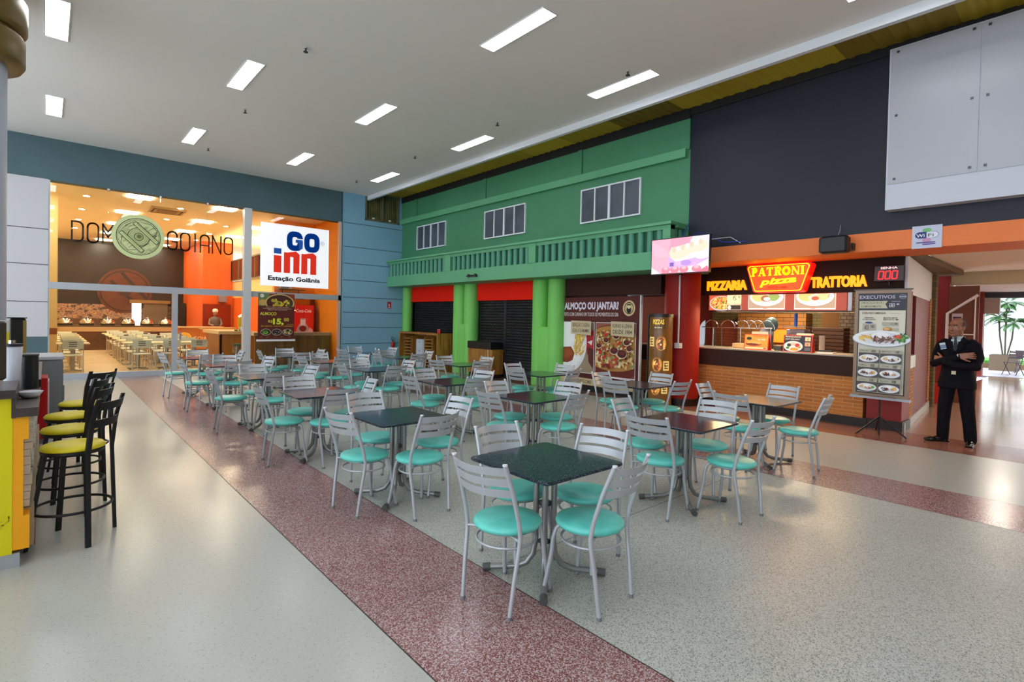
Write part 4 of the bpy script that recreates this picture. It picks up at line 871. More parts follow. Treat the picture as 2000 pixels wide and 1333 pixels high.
COLN = ['left row', 'middle row', 'right row']
SIDE = {'L': ((-1, 0), 'front-left'), 'F': ((0, -1), 'front-right'), 'B': ((0, 1), 'back-left'), 'R': ((1, 0), 'back-right')}
# hand-measured chairs: (column, row, side): (offset from side axis, distance, turn in degrees)
MEAS = {(0, 0, 'L'): (.05, .36, 11), (0, 0, 'F'): (-.01, .36, 6), (0, 0, 'B'): (.05, .31, -4), (0, 0, 'R'): (-.02, .36, 12),
        (0, 1, 'L'): (.08, .36, 10), (0, 1, 'F'): (.03, .42, 4), (1, 0, 'L'): (.0, .38, 6), (1, 0, 'F'): (-.05, .42, -4), (1, 0, 'R'): (.02, .44, 5),
        (2, 0, 'F'): (.05, .46, 10), (2, 0, 'R'): (.02, .44, -6)}
rg = random.Random(21)
def swap(first_i, proto, loc, rz, label, group):
    if first[first_i]:
        first[first_i] = False; proto.location = loc; proto.rotation_euler = (0, 0, rz); proto['label'] = label; proto['group'] = group; return proto
    return dup(proto, loc, rz, label, group)
for c in range(3):
    for r_ in range(6):
        tx, ty = TX[c][r_], TY[c][r_]
        swap(1, table0, (tx, ty, 0), R(rg.uniform(-2, 2)) if (c, r_) != (0, 0) else 0, '%s square dark granite table in the %s' % (ROWS[r_], COLN[c]), 'square granite tables')
        for k in 'LFBR':
            (dx, dy), nm = SIDE[k]
            off, dist, turn = MEAS.get((c, r_, k), (rg.uniform(-.05, .05), rg.uniform(.36, .46), rg.uniform(-11, 11)))
            x, y = tx+dx*dist-dy*off*(-1), ty+dy*dist+dx*off
            rz = math.atan2(dx, -dy)+R(turn)         # front (+y) turned to the table centre
            swap(0, chair0, (x, y, 0), rz, 'grey slatted chair, %s side of the %s table, %s' % (nm, ROWS[r_], COLN[c]), 'grey chairs with mint seats')
# small things on the tables in the distance
tag(MB().lathe([(0, 0), (.02, 0), (.02, .09), (.012, .11), (0, .11)], mat('f0f0f0', .3), (6.05, 11.85, .732), 12).build('salt_shaker'), 'white shaker, left one on a far granite table by green column', 'shaker', 'white shakers')
tag(MB().lathe([(0, 0), (.02, 0), (.02, .08), (.012, .1), (0, .1)], mat('f0f0f0', .3), (6.02, 11.63, .732), 12).build('salt_shaker'), 'white shaker, right one on a far granite table by green column', 'shaker', 'white shakers')
# ================================================================== CEILING FITTINGS
def make_lamp():
    e = empty('ceiling_lamp', (0, 0, 0), '', 'ceiling lamp')
    W, L_, t = .13, .64, .012; FRM = mat('dcdcdc', .4)
    MB().box(-W, W, -L_, -L_+t, -.012, 0, FRM).box(-W, W, L_-t, L_, -.012, 0, FRM).box(-W, -W+t, -L_, L_, -.012, 0, FRM).box(W-t, W, -L_, L_, -.012, 0, FRM).build('frame', e)
    MB().box(-W+t, W-t, -L_+t, L_-t, -.006, -.001, mat('f4f7ff', .5, 0, LAMP)).build('diffuser', e)
    return e
lamp0 = make_lamp(); fl = [True]
for j, y in enumerate((13.4, 9.4, 5.35, 1.5, -2.6)):
    for i, x in enumerate((-2.25, .09, 2.4, 4.71, 7.03)):
        lab = 'recessed ceiling lamp, %s row from the glass wall, %s column' % (['first', 'second', 'third', 'fourth', 'fifth'][j], ['outermost left', 'left', 'second', 'third', 'right'][i])
        if fl[0]: fl[0] = False; lamp0.location = (x, y, CZ); lamp0['label'] = lab; lamp0['group'] = 'recessed ceiling lamps'
        else: dup(lamp0, (x, y, CZ), 0, lab, 'recessed ceiling lamps')
sprm = MB().cyl((0, 0, 0), .03, -.012, 0, mat('c0c0c0', .4)).cyl((0, 0, 0), .012, -.06, -.012, mat('26221f', .4), 10).cyl((0, 0, 0), .035, -.066, -.06, mat('26221f', .4), 12).mesh('sprinkler')
for x, y, l in ((2.8, 4.7, 'over the nearest left tables'), (2.8, 7.8, 'nearest one in the left column'), (2.81, 10.95, 'middle one in the left column'), (2.83, 14.1, 'farthest one in the left column'), (6.72, 5.0, 'nearest one in the right column'), (6.64, 8.05, 'second one in the right column'), (6.61, 11.1, 'third one in the right column'), (6.62, 14.3, 'farthest one in the right column')):
    if l.startswith('over'): continue
    o = bpy.data.objects.new('ceiling_sprinkler', sprm); C.objects.link(o); o.location = (x, y, CZ); tag(o, 'small dark ceiling sprinkler, '+l, 'sprinkler', 'ceiling sprinklers')
# ================================================================== SIGNS ON THE GLASS
a = Art((.43, YA-.012, 3.22), (1, 0, 0), ZU, rough=.6); BC = '2e261c'
def letters(a, s, x, h, w):
    t = .035
    for ch in s:
        X = lambda u: x+u*w
        arch = lambda top, bot: [(X(.5)+w*.5*math.cos(R(q)), (h-w*.5 if top else w*.5)+w*.5*math.sin(R(q))) for q in (range(180, -1, -20) if top else range(0, -181, -20))]
        if ch == 'D': a.line([(X(0), 0), (X(0), h*.55)], t, BC).line([(X(0), h*.7), (X(0), h), (X(.5), h)]+[(X(.5)+w*.5*math.cos(R(q)), h-w*.5+w*.5*math.sin(R(q))) for q in (60, 30, 0)]+[(X(1), w*.5)]+[(X(.5)+w*.5*math.cos(R(q)), w*.5+w*.5*math.sin(R(q))) for q in (-30, -60)]+[(X(.5), 0), (X(.2), 0)], t, BC)
        elif ch == 'O': a.line(arch(1, 0)+arch(0, 1)+[(X(0), h-w*.5)], t, BC)
        elif ch == 'M': a.line([(X(0), 0), (X(0), h), (X(.5), h*.62), (X(1), h), (X(1), 0)], t, BC).line([(X(0), h*.72), (X(.5), h*.36), (X(1), h*.72)], t, BC)
        elif ch == 'G': a.line([(X(1), h*.72)]+arch(1, 0)[::-1][0:]+arch(0, 1)[::-1]+[(X(1), w*.5), (X(1), h*.45), (X(.5), h*.45)], t, BC)
        elif ch == 'I': a.line([(X(.2), 0), (X(.2), h)], t, BC); x -= w*.6
        elif ch == 'A': a.line([(X(0), 0)]+arch(1, 0)+[(X(1), 0)], t, BC).line([(X(0), h*.4), (X(1), h*.4)], t, BC)
        elif ch == 'N': a.line([(X(0), 0), (X(0), h), (X(1), 0), (X(1), h)], t, BC)
        x += w*1.42
letters(a, 'DOM', 0, .46, .2)
tag(a.build('glass_lettering'), 'dark thin letters DOM on the restaurant glass left of emblem', 'lettering')
a = Art((.43, YA-.012, 3.22), (1, 0, 0), ZU, rough=.6); letters(a, 'GOIANO', 1.88, .46, .2)
tag(a.build('glass_lettering'), 'dark thin letters GOIANO on the restaurant glass right of emblem', 'lettering')
em = empty('round_emblem', (1.70, YA-.02, 3.46), 'round pale green emblem with a drawn wooden lid on the glass', 'emblem')
MB().prism([(.545*math.cos(2*math.pi*i/48), .545*math.sin(2*math.pi*i/48)) for i in range(48)], 'y', -.006, .006, mat('d6e0a2', .5)).build('disc', em)
a = Art((0, -.0065, 0), (1, 0, 0), ZU); DK = '20260f'
a.ring(0, 0, .455, .455, .016, DK, 48).ring(0, 0, .42, .42, .008, DK, 48)
rg = random.Random(5)
for k in range(70):
    q = rg.uniform(-.4, .4); l = math.sqrt(max(0, .40**2-q*q)); t0 = rg.uniform(-l, l*.7); t1 = min(l, t0+rg.uniform(.06, .24)); ca, sa_ = math.cos(R(38)), math.sin(R(38))
    a.line([(t0*ca-q*sa_, t0*sa_+q*ca), (t1*ca-q*sa_, t1*sa_+q*ca)], rg.uniform(.004, .008), rg.choice([DK, '4a5428', '7a8650']))
a.ell(0, 0, .23, .23, 'c4d090').ring(0, 0, .23, .23, .014, DK).ring(.0, 0, .19, .19, .006, DK).ell(0, 0, .1, .1, 'a8b474').ring(0, 0, .1, .1, .014, DK).ell(.01, .01, .05, .05, '6a7644')
for q in range(26): t = 6.28*q/26; a.line([(.12*math.cos(t), .12*math.sin(t)), (.17*math.cos(t+.1), .17*math.sin(t+.1))], .005, DK)
for (x0, y0, x1, y1) in ((-.06, .31, .36, -.10), (-.34, .06, .05, -.33)):
    a.line([(x0, y0), (x1, y1)], .095, DK).line([(x0, y0), (x1, y1)], .07, 'c8d494').line([(x0+.02, y0+.0), (x1-.02, y1+.02)], .008, '5a6630')
a.line([(.05, .36), (.25, .33), (.38, .18), (.33, .02)], .01, DK).line([(-.34, -.02), (-.36, -.18), (-.22, -.34), (-.06, -.32)], .01, DK)
a.build('drawing', em)
# hotel sign board on the glass
gs = empty('hotel_sign', (5.51, YA-.06, 3.33), 'square white GO inn Estação Goiânia sign on the glass front', 'sign')
MB().box(-.98, .98, 0, .04, -.9, .9, mat('f6f6f8', .4, 0, .35)).build('board', gs)
a = Art((0, -.001, 0), (1, 0, 0), ZU, emit=.25)
T_ = .155
def oval(cx, cy, rx, ry, a0, a1): return [(cx+rx*math.copysign(abs(math.cos(R(v)))**.7, math.cos(R(v))), cy+ry*math.copysign(abs(math.sin(R(v)))**.7, math.sin(R(v)))) for v in range(a0, a1+1, 12)]
a.line(oval(-.04, .45, .15, .2, 24, 348), T_, '0e4c9c').rect(-.02, .41, .188, .50, '0e4c9c').rect(.07, .24, .188, .5, '0e4c9c').rect(.0, .50, .2, .535, 'f6f6f8').line(oval(.46, .45, .15, .2, 0, 360), T_, '0e4c9c')
a.rect(-.63, .04, -.42, .20, '0e4c9c').rect(-.63, -.5, -.42, -.01, 'e42a10')
def en(x):
    a.rect(x, -.5, x+.18, .1, 'e42a10').rect(x+.27, -.5, x+.45, -.02, 'e42a10'); a.poly([(x+.1, .1), (x+.34, .15), (x+.45, .07), (x+.45, -.1), (x+.27, -.1), (x+.27, -.03), (x+.18, -.02), (x+.1, -.1)], 'e42a10')
en(-.35); en(.15)
a.text('Estação Goiânia', -.03, -.73, .13, '121216', 1.5, .035, 'c').ring(.78, .47, .06, .06, .01, '0e4c9c').text('R', .78, .44, .06, '0e4c9c', .04, .01, 'c')
a.build('logo', gs)
# lunch price banner in front of the glass
lb = empty('lunch_banner', (4.7, 15.0, 0), 'brown ALMOÇO R$ 15,00 price banner on a thin black stand', 'banner')
MB().box(-.475, .475, 0, .012, .93, 2.18, mat('5a1810', .5)).build('sheet', lb)
MB().tube([(0, .03, 0), (0, .03, 2.2)], .012, BLACKM).build('pole', lb)
MB().box(-.5, .5, -.02, .03, .88, .93, mat('e0e0e4', .4)).build('bottom_bar', lb)
for t in (30, 150, 270): MB().tube([(0, .03, .3), (.35*math.cos(R(t)), .03+.35*math.sin(R(t)), .015)], .011, BLACKM).build('leg', lb)
a = Art((-.475, -.002, .93), (1, 0, 0), ZU)
a.rect(0, 0, .95, 1.25, '5c1a10').rect(0, .9, .95, 1.25, '8a3424').poly([(0, .9), (0, 1.25), (.3, 1.25), (.2, .9)], '6a7a4a').ell(.1, 1.18, .05, .05, 'dcdcd4').ell(.12, 1.0, .1, .08, 'c8a050')
a.clip_ell(.56, 1.0, .38, .24, 'd8b878', 0, .9, .95, 1.25).clip_ell(.56, 1.0, .35, .215, '4a1c10', 0, .9, .95, 1.25)
rg = random.Random(8)
for q in range(34): a.ell(.56+rg.uniform(-.25, .27), .99+rg.uniform(-.07, .09), .04, .032, rg.choice(['d8b030', 'e8c850', 'c89a20', 'b0a030', '3a5a1c', 'e0bc40']), 10)
a.rect(0, .82, .95, .905, '5c1a10').text('OPÇÃO COMPLETA, MUITO SABOROSA', .5, .865, .022, 'e0c0a8', .6, .004, 'c').text('E ACOMPANHADA DA TRADIÇÃO GOIANA', .5, .83, .022, 'e0c0a8', .75, .004, 'c').text('MESA DE SALADAS', .5, .795, .022, 'e0c0a8', .5, .004, 'c')
a.text('ALMOÇO', .05, .66, .08, 'd8d040', .42, .03).text('R$', .26, .46, .07, 'd8d040', .11, .015).text('15,', .38, .42, .15, 'd8e040', .28, .05).text('00', .67, .50, .09, 'd8d040', .13, .02).text('POR PESSOA', .74, .40, .02, 'd8b040', .2, .003)
a.text('SELF SERVICE + SORVETE + SOBREMESA', .5, .345, .035, 'd8a030', .85, .008, 'c')
for x, cs in ((.2, ['5a8a2a', '8ac04a', '3a6a1c']), (.48, ['2a1c18', '4a3028', 'c8b0a0']), (.76, ['c8a060', '6a8a3a', 'e0d0b0'])):
    a.ell(x, .2, .13, .09, 'd0c8b8').ell(x, .2, .12, .08, '2c1c14')
    for q in range(22): a.ell(x+rg.uniform(-.08, .08), .2+rg.uniform(-.05, .05), .025, .018, rg.choice(cs), 7)
for x in (.08, .25, .45, .62, .82): a.text('PRATO', x, .06, .016, 'd0a080', .08, .003, 'c')
a.build('printed_menu', lb)
# ================================================================== RESTAURANT INTERIOR
SKIN0 = mat('8a5844', .6)
LAM = noisy('pale_table_laminate', [(.3, 'cdbd92'), (.7, 'd8c8a0')], 3, rough=.35); WCH = mat('cfd8cc', .35)
def make_wchair():      # front +y
    e = empty('restaurant_chair', (0, 0, 0), '', 'chair')
    MB().bbox(-.2, .2, -.2, .2, .44, .465, WCH, .03).build('seat', e)
    m = MB(); m.box(-.21, .21, -.235, -.215, .62, .84, WCH)
    for z in (.68, .73, .78): m.box(-.08, .08, -.238, -.234, z, z+.018, mat('3a3020', .8))
    m.build('backrest', e)
    for s in (-1, 1):
        MB().tube([(s*.2, -.24, .0), (s*.2, -.2, .44), (s*.2, -.225, .84)], .011, CHROME, 6).build('leg', e)
        MB().tube([(s*.2, .22, .0), (s*.19, .18, .44)], .011, CHROME, 6).build('leg', e)
    return e
def make_wtable():
    e = empty('restaurant_table', (0, 0, 0), '', 'table')
    MB().bbox(-.34, .34, -.34, .34, .72, .75, LAM, .03).build('tabletop', e)
    MB().cyl((0, 0, 0), .05, .03, .72, STEEL, 14).build('column', e)
    m = MB()
    for t in (45, 135, 225, 315): m.tube([(0, 0, .04), (.3*math.cos(R(t)), .3*math.sin(R(t)), .02)], .018, STEEL, 6)
    m.build('base', e); return e
wc0, wt0 = make_wchair(), make_wtable(); wf1 = [True, True]
def swp(k, proto, loc, rz, lab, gr):
    if wf1[k]: wf1[k] = False; proto.location = loc; proto.rotation_euler = (0, 0, rz); proto['label'] = lab; proto['group'] = gr
    else: dup(proto, loc, rz, lab, gr)
ON = ['first', 'second', 'third', 'fourth', 'fifth', 'sixth']
for i, x in enumerate((.52, 1.92, 2.6, 3.28)):
    for j in range((5, 6, 6, 4)[i]):
        y = 17.95+1.45*j; xx = x
        cn = ['far left line', 'left line', 'middle line', 'right line'][i]
        swp(1, wt0, (xx, y, .004), 0, 'pale restaurant table, %s from the glass, %s' % (ON[j], cn), 'pale restaurant tables')
        for d, nm in ((-1, 'near'), (1, 'far')):
            swp(0, wc0, (xx+rg.uniform(-.04, .04), y+d*rg.uniform(.44, .5), .004), (0 if d < 0 else math.pi)+R(rg.uniform(-6, 6)), 'white restaurant chair, %s side of the %s table, %s' % (nm, ON[j], cn), 'white restaurant chairs')
# napkin holders on some tables
for (x, y), l in zip(((1.92, 20.85), (2.6, 19.4), (3.28, 20.85), (2.6, 22.3)), ('left line, third table', 'middle line, second table', 'right line, third table', 'middle line, fourth table')):
    tag(MB().bbox(x-.06, x+.06, y-.05, y+.05, .754, .86, mat('2a2220', .4)).build('napkin_box'), 'dark napkin box behind the glass on the '+l, 'napkin box', 'dark napkin boxes')
# partition rail in front of the buffet
tag(MB().box(.2, 4.3, 26.5, 26.6, .78, .96, mat('a88a62', .5)).box(.2, .3, 26.5, 26.6, 0, .78, mat('8a6a42')).box(2.2, 2.3, 26.5, 26.6, 0, .78, mat('8a6a42')).box(4.2, 4.3, 26.5, 26.6, 0, .78, mat('8a6a42')).build('buffet_rail'), 'long beige tray rail in front of the buffet', 'rail')
buf = tag(MB().box(.2, 4.4, 27.2, 28.2, 0, .95, noisy('buffet_front', [(.3, '4a2c12'), (.7, '6a421c')], 2, rough=.4)).box(.15, 4.45, 27.1, 28.3, .95, 1.0, mat('50402c', .3)).build('buffet_counter'), 'dark brown buffet counter at the back of the restaurant', 'counter')
for k in range(6):
    x = .55+.68*k
    e = empty('chafing_dish', (x, 27.55, 1.0), 'domed steel chafing dish on the buffet, %s from the left' % ON[k], 'chafing dish', 'chafing dishes on the buffet')
    MB().cyl((0, 0, 0), .25, 0, .08, mat('3a342c', .3, .6)).build('pan', e)
    MB().lathe([(.25, .08), (.24, .16), (.19, .25), (.1, .30), (0, .32)], mat('b8b4ac', .12, 1), seg=20).tube([(-.05, 0, .32), (0, 0, .35), (.05, 0, .32)], .01, CHROME).build('lid', e)
# round picture on the back wall, plant, extra objects
rp = empty('round_wall_picture', (2.75, 30.49, 2.55), 'huge round orange-brown wooden lid picture on the dark back wall', 'picture')
MB().prism([(1.05*math.cos(6.2832*i/40), 1.05*math.sin(6.2832*i/40)) for i in range(40)], 'y', -.05, 0, noisy('orange_lid', [(.3, '4a2206'), (.7, '642f08')], 2, (1, 1, 3), 5, .5)).build('disc', rp)
a = Art((0, -.052, 0), (1, 0, 0), ZU); a.ring(0, 0, .95, .95, .05, '2a1204').line([(-.5, .4), (.5, -.7)], .14, '2e1405').line([(-.1, .8), (.8, -.3)], .14, '2e1405').ell(0, 0, .25, .25, '381a06'); a.build('drawing', rp)
gd = tag(MB().box(3.0, 3.35, 30.2, 30.38, .95, 2.0, mat('eef4f4', .5, 0, .9)).box(3.45, 4.4, 30.2, 30.38, 1.0, 2.0, mat('70604c', .4)).box(2.9, 4.5, 30.15, 30.38, 2.0, 2.15, mat('8a6a3a', .5)).build('display_fridge'), 'bright lit glass-door fridge at the back of the restaurant', 'fridge')
# reception counter with emblem (round sign and GOIANO)
rcn = empty('reception_counter', (4.47, 24.0, 0), 'orange-brown wooden counter with yellow emblem and GOIANO lettering', 'counter')
MB().box(-.7, .95, 0, .6, .15, 1.0, noisy('orange_wood', [(.3, '94541a'), (.7, 'a86424')], 2, (4, 4, .5), 5, .4)).build('body', rcn); MB().box(-.72, 1.0, -.05, .62, 1.0, 1.05, mat('c8a878', .3)).build('worktop', rcn); MB().box(-.6, .85, .05, .6, 0, .15, mat('5a4028')).build('plinth', rcn)
a = Art((-.7, -.002, .15), (1, 0, 0), ZU); a.ell(.3, .42, .25, .25, 'c8a030').ring(.3, .42, .25, .25, .03, 'e0c050').line([(.15, .5), (.4, .3)], .05, '6a4410').line([(.2, .56), (.46, .38)], .05, '6a4410').text('GOIANO', .6, .34, .18, 'e0c8a0', .78, .005); a.build('emblem_print', rcn)
# bar counter inside right
bc = empty('bar_counter', (5.6, 16.75, 0), 'wood-fronted bar counter with pale stone top just behind the glass', 'counter')
MB().box(-.95, 1.34, 0, .06, 0, .96, WOODD).build('front_panel', bc); MB().box(-1.0, 1.34, -.05, .6, .96, 1.06, noisy('stone_top', [(.3, 'a89c88'), (.7, 'bcb09c')], 6, rough=.3)).build('worktop', bc)
b2 = empty('bar_counter', (4.22, 18.6, 0), 'orange wood bar counter with stone top left of the white mullion', 'counter')
MB().box(-.1, .95, 0, .06, 0, .94, noisy('bar_orange_wood', [(.3, '8a5a1c'), (.7, 'a06a26')], 2, (4, 4, .5), 5, .4)).box(-.1, -.04, 0, 1.8, 0, .94, mat('8a5420', .4)).build('front_panel', b2); MB().box(-.15, .95, -.05, 2.2, .94, 1.04, mat('c0ac84', .3)).build('worktop', b2)
bn2 = empty('waste_bin', (4.50, 18.1, 0), 'steel waste bin with green lid ring in front of the bar', 'bin')
MB().cyl((0, 0, 0), .14, 0, .6, mat('8a8478', .25, .7), 20).build('drum', bn2); MB().cyl((0, 0, 0), .15, .6, .66, mat('1c4a34', .4), 20).build('lid_ring', bn2)
fr = empty('soda_fridge', (6.38, 17.7, 0), 'red soda fridge with white script lettering and bottle picture', 'fridge')
MB().bbox(-.38, .38, 0, .5, 0, 1.95, mat('c01a10', .35)).build('body', fr); a = Art((-.38, -.003, 0), (1, 0, 0), ZU, emit=.15)
a.rect(.02, .9, .74, 1.93, 'd8180e').text('Coca-Cola', .4, 1.7, .11, 'f4ecec', .5, .006, 'c', shear=.25).poly([(.12, .9), (.2, 1.2), (.3, 1.35), (.3, 1.5), (.48, 1.5), (.48, 1.35), (.58, 1.2), (.66, .9)], 'b89090').rect(.31, 1.22, .47, 1.46, 'd8c4c4').ell(.39, 1.16, .12, .1, '7a2418').poly([(.5, .9), (.62, 1.2), (.72, 1.1), (.74, .9)], 'd8a8a4').rect(.0, .95, .03, 1.8, '8a0c08'); a.build('door_print', fr)
fr2 = tag(MB().box(5.55, 5.72, 17.95, 18.15, .9, 1.9, mat('7a4a20', .5)).build('wall_cabinet'), 'narrow brown cabinet left of the red soda fridge', 'cabinet')
tag(MB().box(6.80, 6.94, 18.12, 18.19, 0, 2.15, mat('8a3c08', .5)).build('service_door'), 'dark orange service door right of the red fridge', 'door')
for k, (x, r_) in enumerate(((5.78, .19), (6.3, .19))): tag(MB().lathe([(0, .1), (r_*.5, .08), (r_, 0), (r_, -.02), (0, -.02)], mat('5a2c10', .4), (x, 17.9, 2.15), 20).tube([(x, 17.9, 2.25), (x, 17.9, 2.43)], .01, BLACKM).build('hanging_pot'), ('dark round pan hanging above the red fridge, left one', 'dark round pan hanging above the red fridge, right one')[k], 'pan', 'hanging pans')
tag(MB().box(5.65, 6.5, 17.84, 18.2, 2.43, 2.46, mat('6a4a20')).box(5.75, 5.95, 17.98, 18.1, 2.46, 2.7, mat('8a8ca0')).box(6.0, 6.12, 17.98, 18.1, 2.46, 2.66, mat('c8c4d0')).build('utensil_rack'), 'kitchen rack with pale containers below the white hotel sign', 'rack')
jd = empty('juice_dispenser', (4.82, 18.85, 1.04), 'tall yellow drinks urn with steel lid on the bar', 'urn')
MB().cyl((0, 0, 0), .13, .14, .44, mat('b09a14', .4), 20).build('tank', jd); MB().cyl((0, 0, 0), .12, 0, .14, CHROME, 20).build('stand', jd); MB().lathe([(.13, .44), (.12, .5), (.04, .54), (0, .58)], CHROME, seg=20).build('lid', jd)
tag(MB().cyl((4.62, 18.75, 0), .05, 1.04, 1.09, mat('3a8a2a', .5)).build('green_bowl'), 'small green bowl beside the yellow drinks urn', 'bowl')
hk = empty('wall_menu_board', (5.0, 26.15, 1.2), 'dark red glass cabinet against the far orange wall', 'cabinet')
MB().box(.1, 1.2, -.1, 0, -.3, .8, mat('7a2008', .3)).build('body', hk)
tag(MB().bbox(5.7, 6.0, 25.9, 26.15, 2.1, 2.6, mat('7a7080', .4)).build('wall_speaker'), 'grey speaker on the far orange wall', 'speaker')
dk2 = tag(MB().box(4.56, 5.05, 29.6, 30.3, 0, 2.05, mat('1c1a10', .4)).build('dark_doorway'), 'dark kitchen doorway unit at the back right of restaurant', 'doorway')
ht = empty('high_table', (4.75, 21.6, 0), 'wooden high table with orange and white panel leg', 'table')
MB().box(-.6, .5, -.3, .3, 1.02, 1.09, mat('b8905a', .4)).build('tabletop', ht); MB().box(-.12, .02, -.2, .2, 0, 1.02, mat('d0481a', .5)).box(.02, .16, -.2, .2, 0, 1.02, mat('d8b890', .5)).build('leg_panel', ht)
for k, (x, y) in enumerate(((5.35, 25.0),)):
    p = empty('person', (x, y, 0), 'small distant worker in white cap and grey shirt at the restaurant counter', 'person')
    for s in (-1, 1): MB().tube([(s*.18, 0, 1.36), (s*.24, -.06, 1.15), (s*.14, -.28, 1.08)], [.055, .045, .035], mat('7a6c64', .6), 8).ell((s*.13, -.31, 1.08), (.035, .045, .025), SKIN0).build('sleeve', p)
    MB().ell((0, -.02, 1.6), (.085, .1, .12), SKIN0).ell((0, -.12, 1.59), (.014, .02, .02), SKIN0).build('face', p)
    MB().lathe([(0, 0), (.12, .0), (.14, .5), (.15, .9), (.17, 1.0), (.2, 1.3), (.17, 1.42), (.06, 1.46), (.055, 1.5), (.09, 1.56), (.10, 1.64), (.09, 1.72), (0, 1.76)], mat('5a4c48', .6), seg=16, sy=.7).build('body', p)
    MB().lathe([(.105, 1.66), (.11, 1.72), (.08, 1.78), (0, 1.8)], mat('e0d8d4', .6), seg=14, sy=.9).build('cap', p)
# mezzanine railing
mr = empty('mezzanine_railing', (6.25, 20.1, 3.05), 'grey glass railing along the cream mezzanine', 'railing')
m = MB(); 
for k in range(6): m.box(-.03, .02, .1+1.2*k, .14+1.2*k, 0, .9, mat('6a6a4c', .4))
m.box(-.04, .03, 0, 6.3, .88, .93, mat('6a6a4c', .4)).box(-.03, .02, 0, 6.3, .0, .05, mat('6a6a4c', .4)); m.build('frame', mr)
MB().box(-.01, 0, 0, 6.3, .05, .88, glassy('green_glass', (.6, .65, .4), .1)).build('glass', mr)
# restaurant ceiling lamps: square panels and round downlights
sq = MB().box(-.27, .27, -.27, .27, -.02, -.0, mat('fff4dc', .5, 0, WARM)).mesh('square_ceiling_light')
n_ = 0
for j, y in enumerate((17.6, 20.6, 23.6, 26.6, 29.4)):
    for i, x in enumerate((-.3, 1.9, 4.0, 5.7)):
        if i == 3 and y < 20: continue
        o = bpy.data.objects.new('square_ceiling_light', sq); C.objects.link(o); o.location = (x, y, 4.75)
        tag(o, 'square light panel in the restaurant ceiling, %s row behind the glass, %s from the left' % (ON[j], ON[i]), 'ceiling light', 'restaurant light panels')
dl = MB().cyl((0, 0, 0), .1, -.02, 0, mat('e0c080', .4)).cyl((0, 0, 0), .07, -.025, -.02, mat('fff0c8', .5, 0, WARM*1.5)).mesh('downlight')
for j, y in enumerate((18.5, 21.0, 23.5, 26.0)):
    for i, x in enumerate((.8, 3.0, 4.8)):
        o = bpy.data.objects.new('downlight', dl); C.objects.link(o); o.location = (x, y, 4.75)
        tag(o, 'small round downlight in the restaurant ceiling, %s row, %s from the left' % (ON[j], ON[i]), 'downlight', 'restaurant downlights')
ac = empty('ceiling_air_conditioner', (2.75, 19.2, 4.75), 'beige cassette air conditioner in the restaurant ceiling', 'air conditioner')
MB().box(-.45, .45, -.45, .45, -.06, 0, mat('b89458', .5)).build('panel', ac)
m = MB(); m.box(-.25, .25, -.25, .25, -.065, -.06, mat('8a6a38', .6))
for s in (-1, 1): m.box(-.35, .35, s*.36-.02, s*.36+.02, -.068, -.06, mat('2a1c0c')).box(s*.36-.02, s*.36+.02, -.35, .35, -.068, -.06, mat('2a1c0c'))
m.build('grille', ac)
cl = bpy.data.lights.new('mezzanine_cove_light', 'AREA'); cl.shape = 'RECTANGLE'; cl.size = .3; cl.size_y = 5; cl.energy = 160; cl.color = (1, .82, .5)
o = bpy.data.objects.new('mezzanine_cove_light', cl); C.objects.link(o); o.location = (7.3, 23.2, 3.3); o.rotation_euler = (math.pi, 0, 0)
tag(MB().box(7.12, 7.48, 20.6, 25.8, 3.051, 3.26, mat('d8c8a0', .6)).build('cove_lamp'), 'long cream uplighter trough on the restaurant mezzanine', 'lamp')
a2l = bpy.data.lights.new('kitchen_light', 'AREA'); a2l.shape = 'RECTANGLE'; a2l.size = 2.5; a2l.size_y = .5; a2l.energy = 90; a2l.color = (1, .86, .62)
o = bpy.data.objects.new('kitchen_light', a2l); C.objects.link(o); o.location = (11.6, 4.6, 2.7)
tag(MB().box(11.3, 11.9, 3.3, 5.9, 2.72, 2.75, mat('e8dcc0', .5, 0, 2.0)).build('kitchen_ceiling_light'), 'long warm light panel inside the pizzeria kitchen', 'ceiling light')
# unseen lamp added to light the brick counter, with an invented batten above
a3l = bpy.data.lights.new('added_counter_light', 'AREA'); a3l.shape = 'RECTANGLE'; a3l.size = .1; a3l.size_y = 2.4; a3l.energy = 30; a3l.color = (1, .68, .34)
o = bpy.data.objects.new('added_counter_light', a3l); C.objects.link(o); o.location = (9.93, 3.9, 1.84); o.rotation_euler = (0, R(30), 0)
tag(MB().box(9.9, 10.0, 2.7, 5.1, 1.85, 1.88, mat('2a1a12', .5)).build('added_batten'), 'slim dark batten added under the pizzeria menu strip to house a light', 'light')
# corridor ceiling lights, then lights added to brighten the corridor
for k, y in enumerate((1.6, -.6)):
    tag(MB().box(17.0, 18.2, y-.15, y+.15, 2.87, 2.9, mat('fff4e4', .5, 0, 36)).build('corridor_light'), ('flat light panel in the corridor ceiling, left one', 'flat light panel in the corridor ceiling, right one')[k], 'ceiling light', 'corridor ceiling lights')
for y in (-.9, -3.2): tag(MB().box(11.2, 12.6, y-.15, y+.15, 2.83, 2.86, mat('fff4e4', .5, 0, 36)).build('corridor_light'), 'added unseen light panel in the near corridor ceiling, %s' % ('left one' if y > -1 else 'right one'), 'ceiling light', 'corridor ceiling lights')  # out-of-view panels, added to brighten the near corridor
tag(MB().box(10.4, 11.4, 2.02, 2.1, 2.80, 2.855, mat('f4f4f8', .4, 0, 1.5)).build('added_wall_batten'), 'slim added batten light at the top of the white corridor side wall', 'light')  # batten added for more light in the corridor
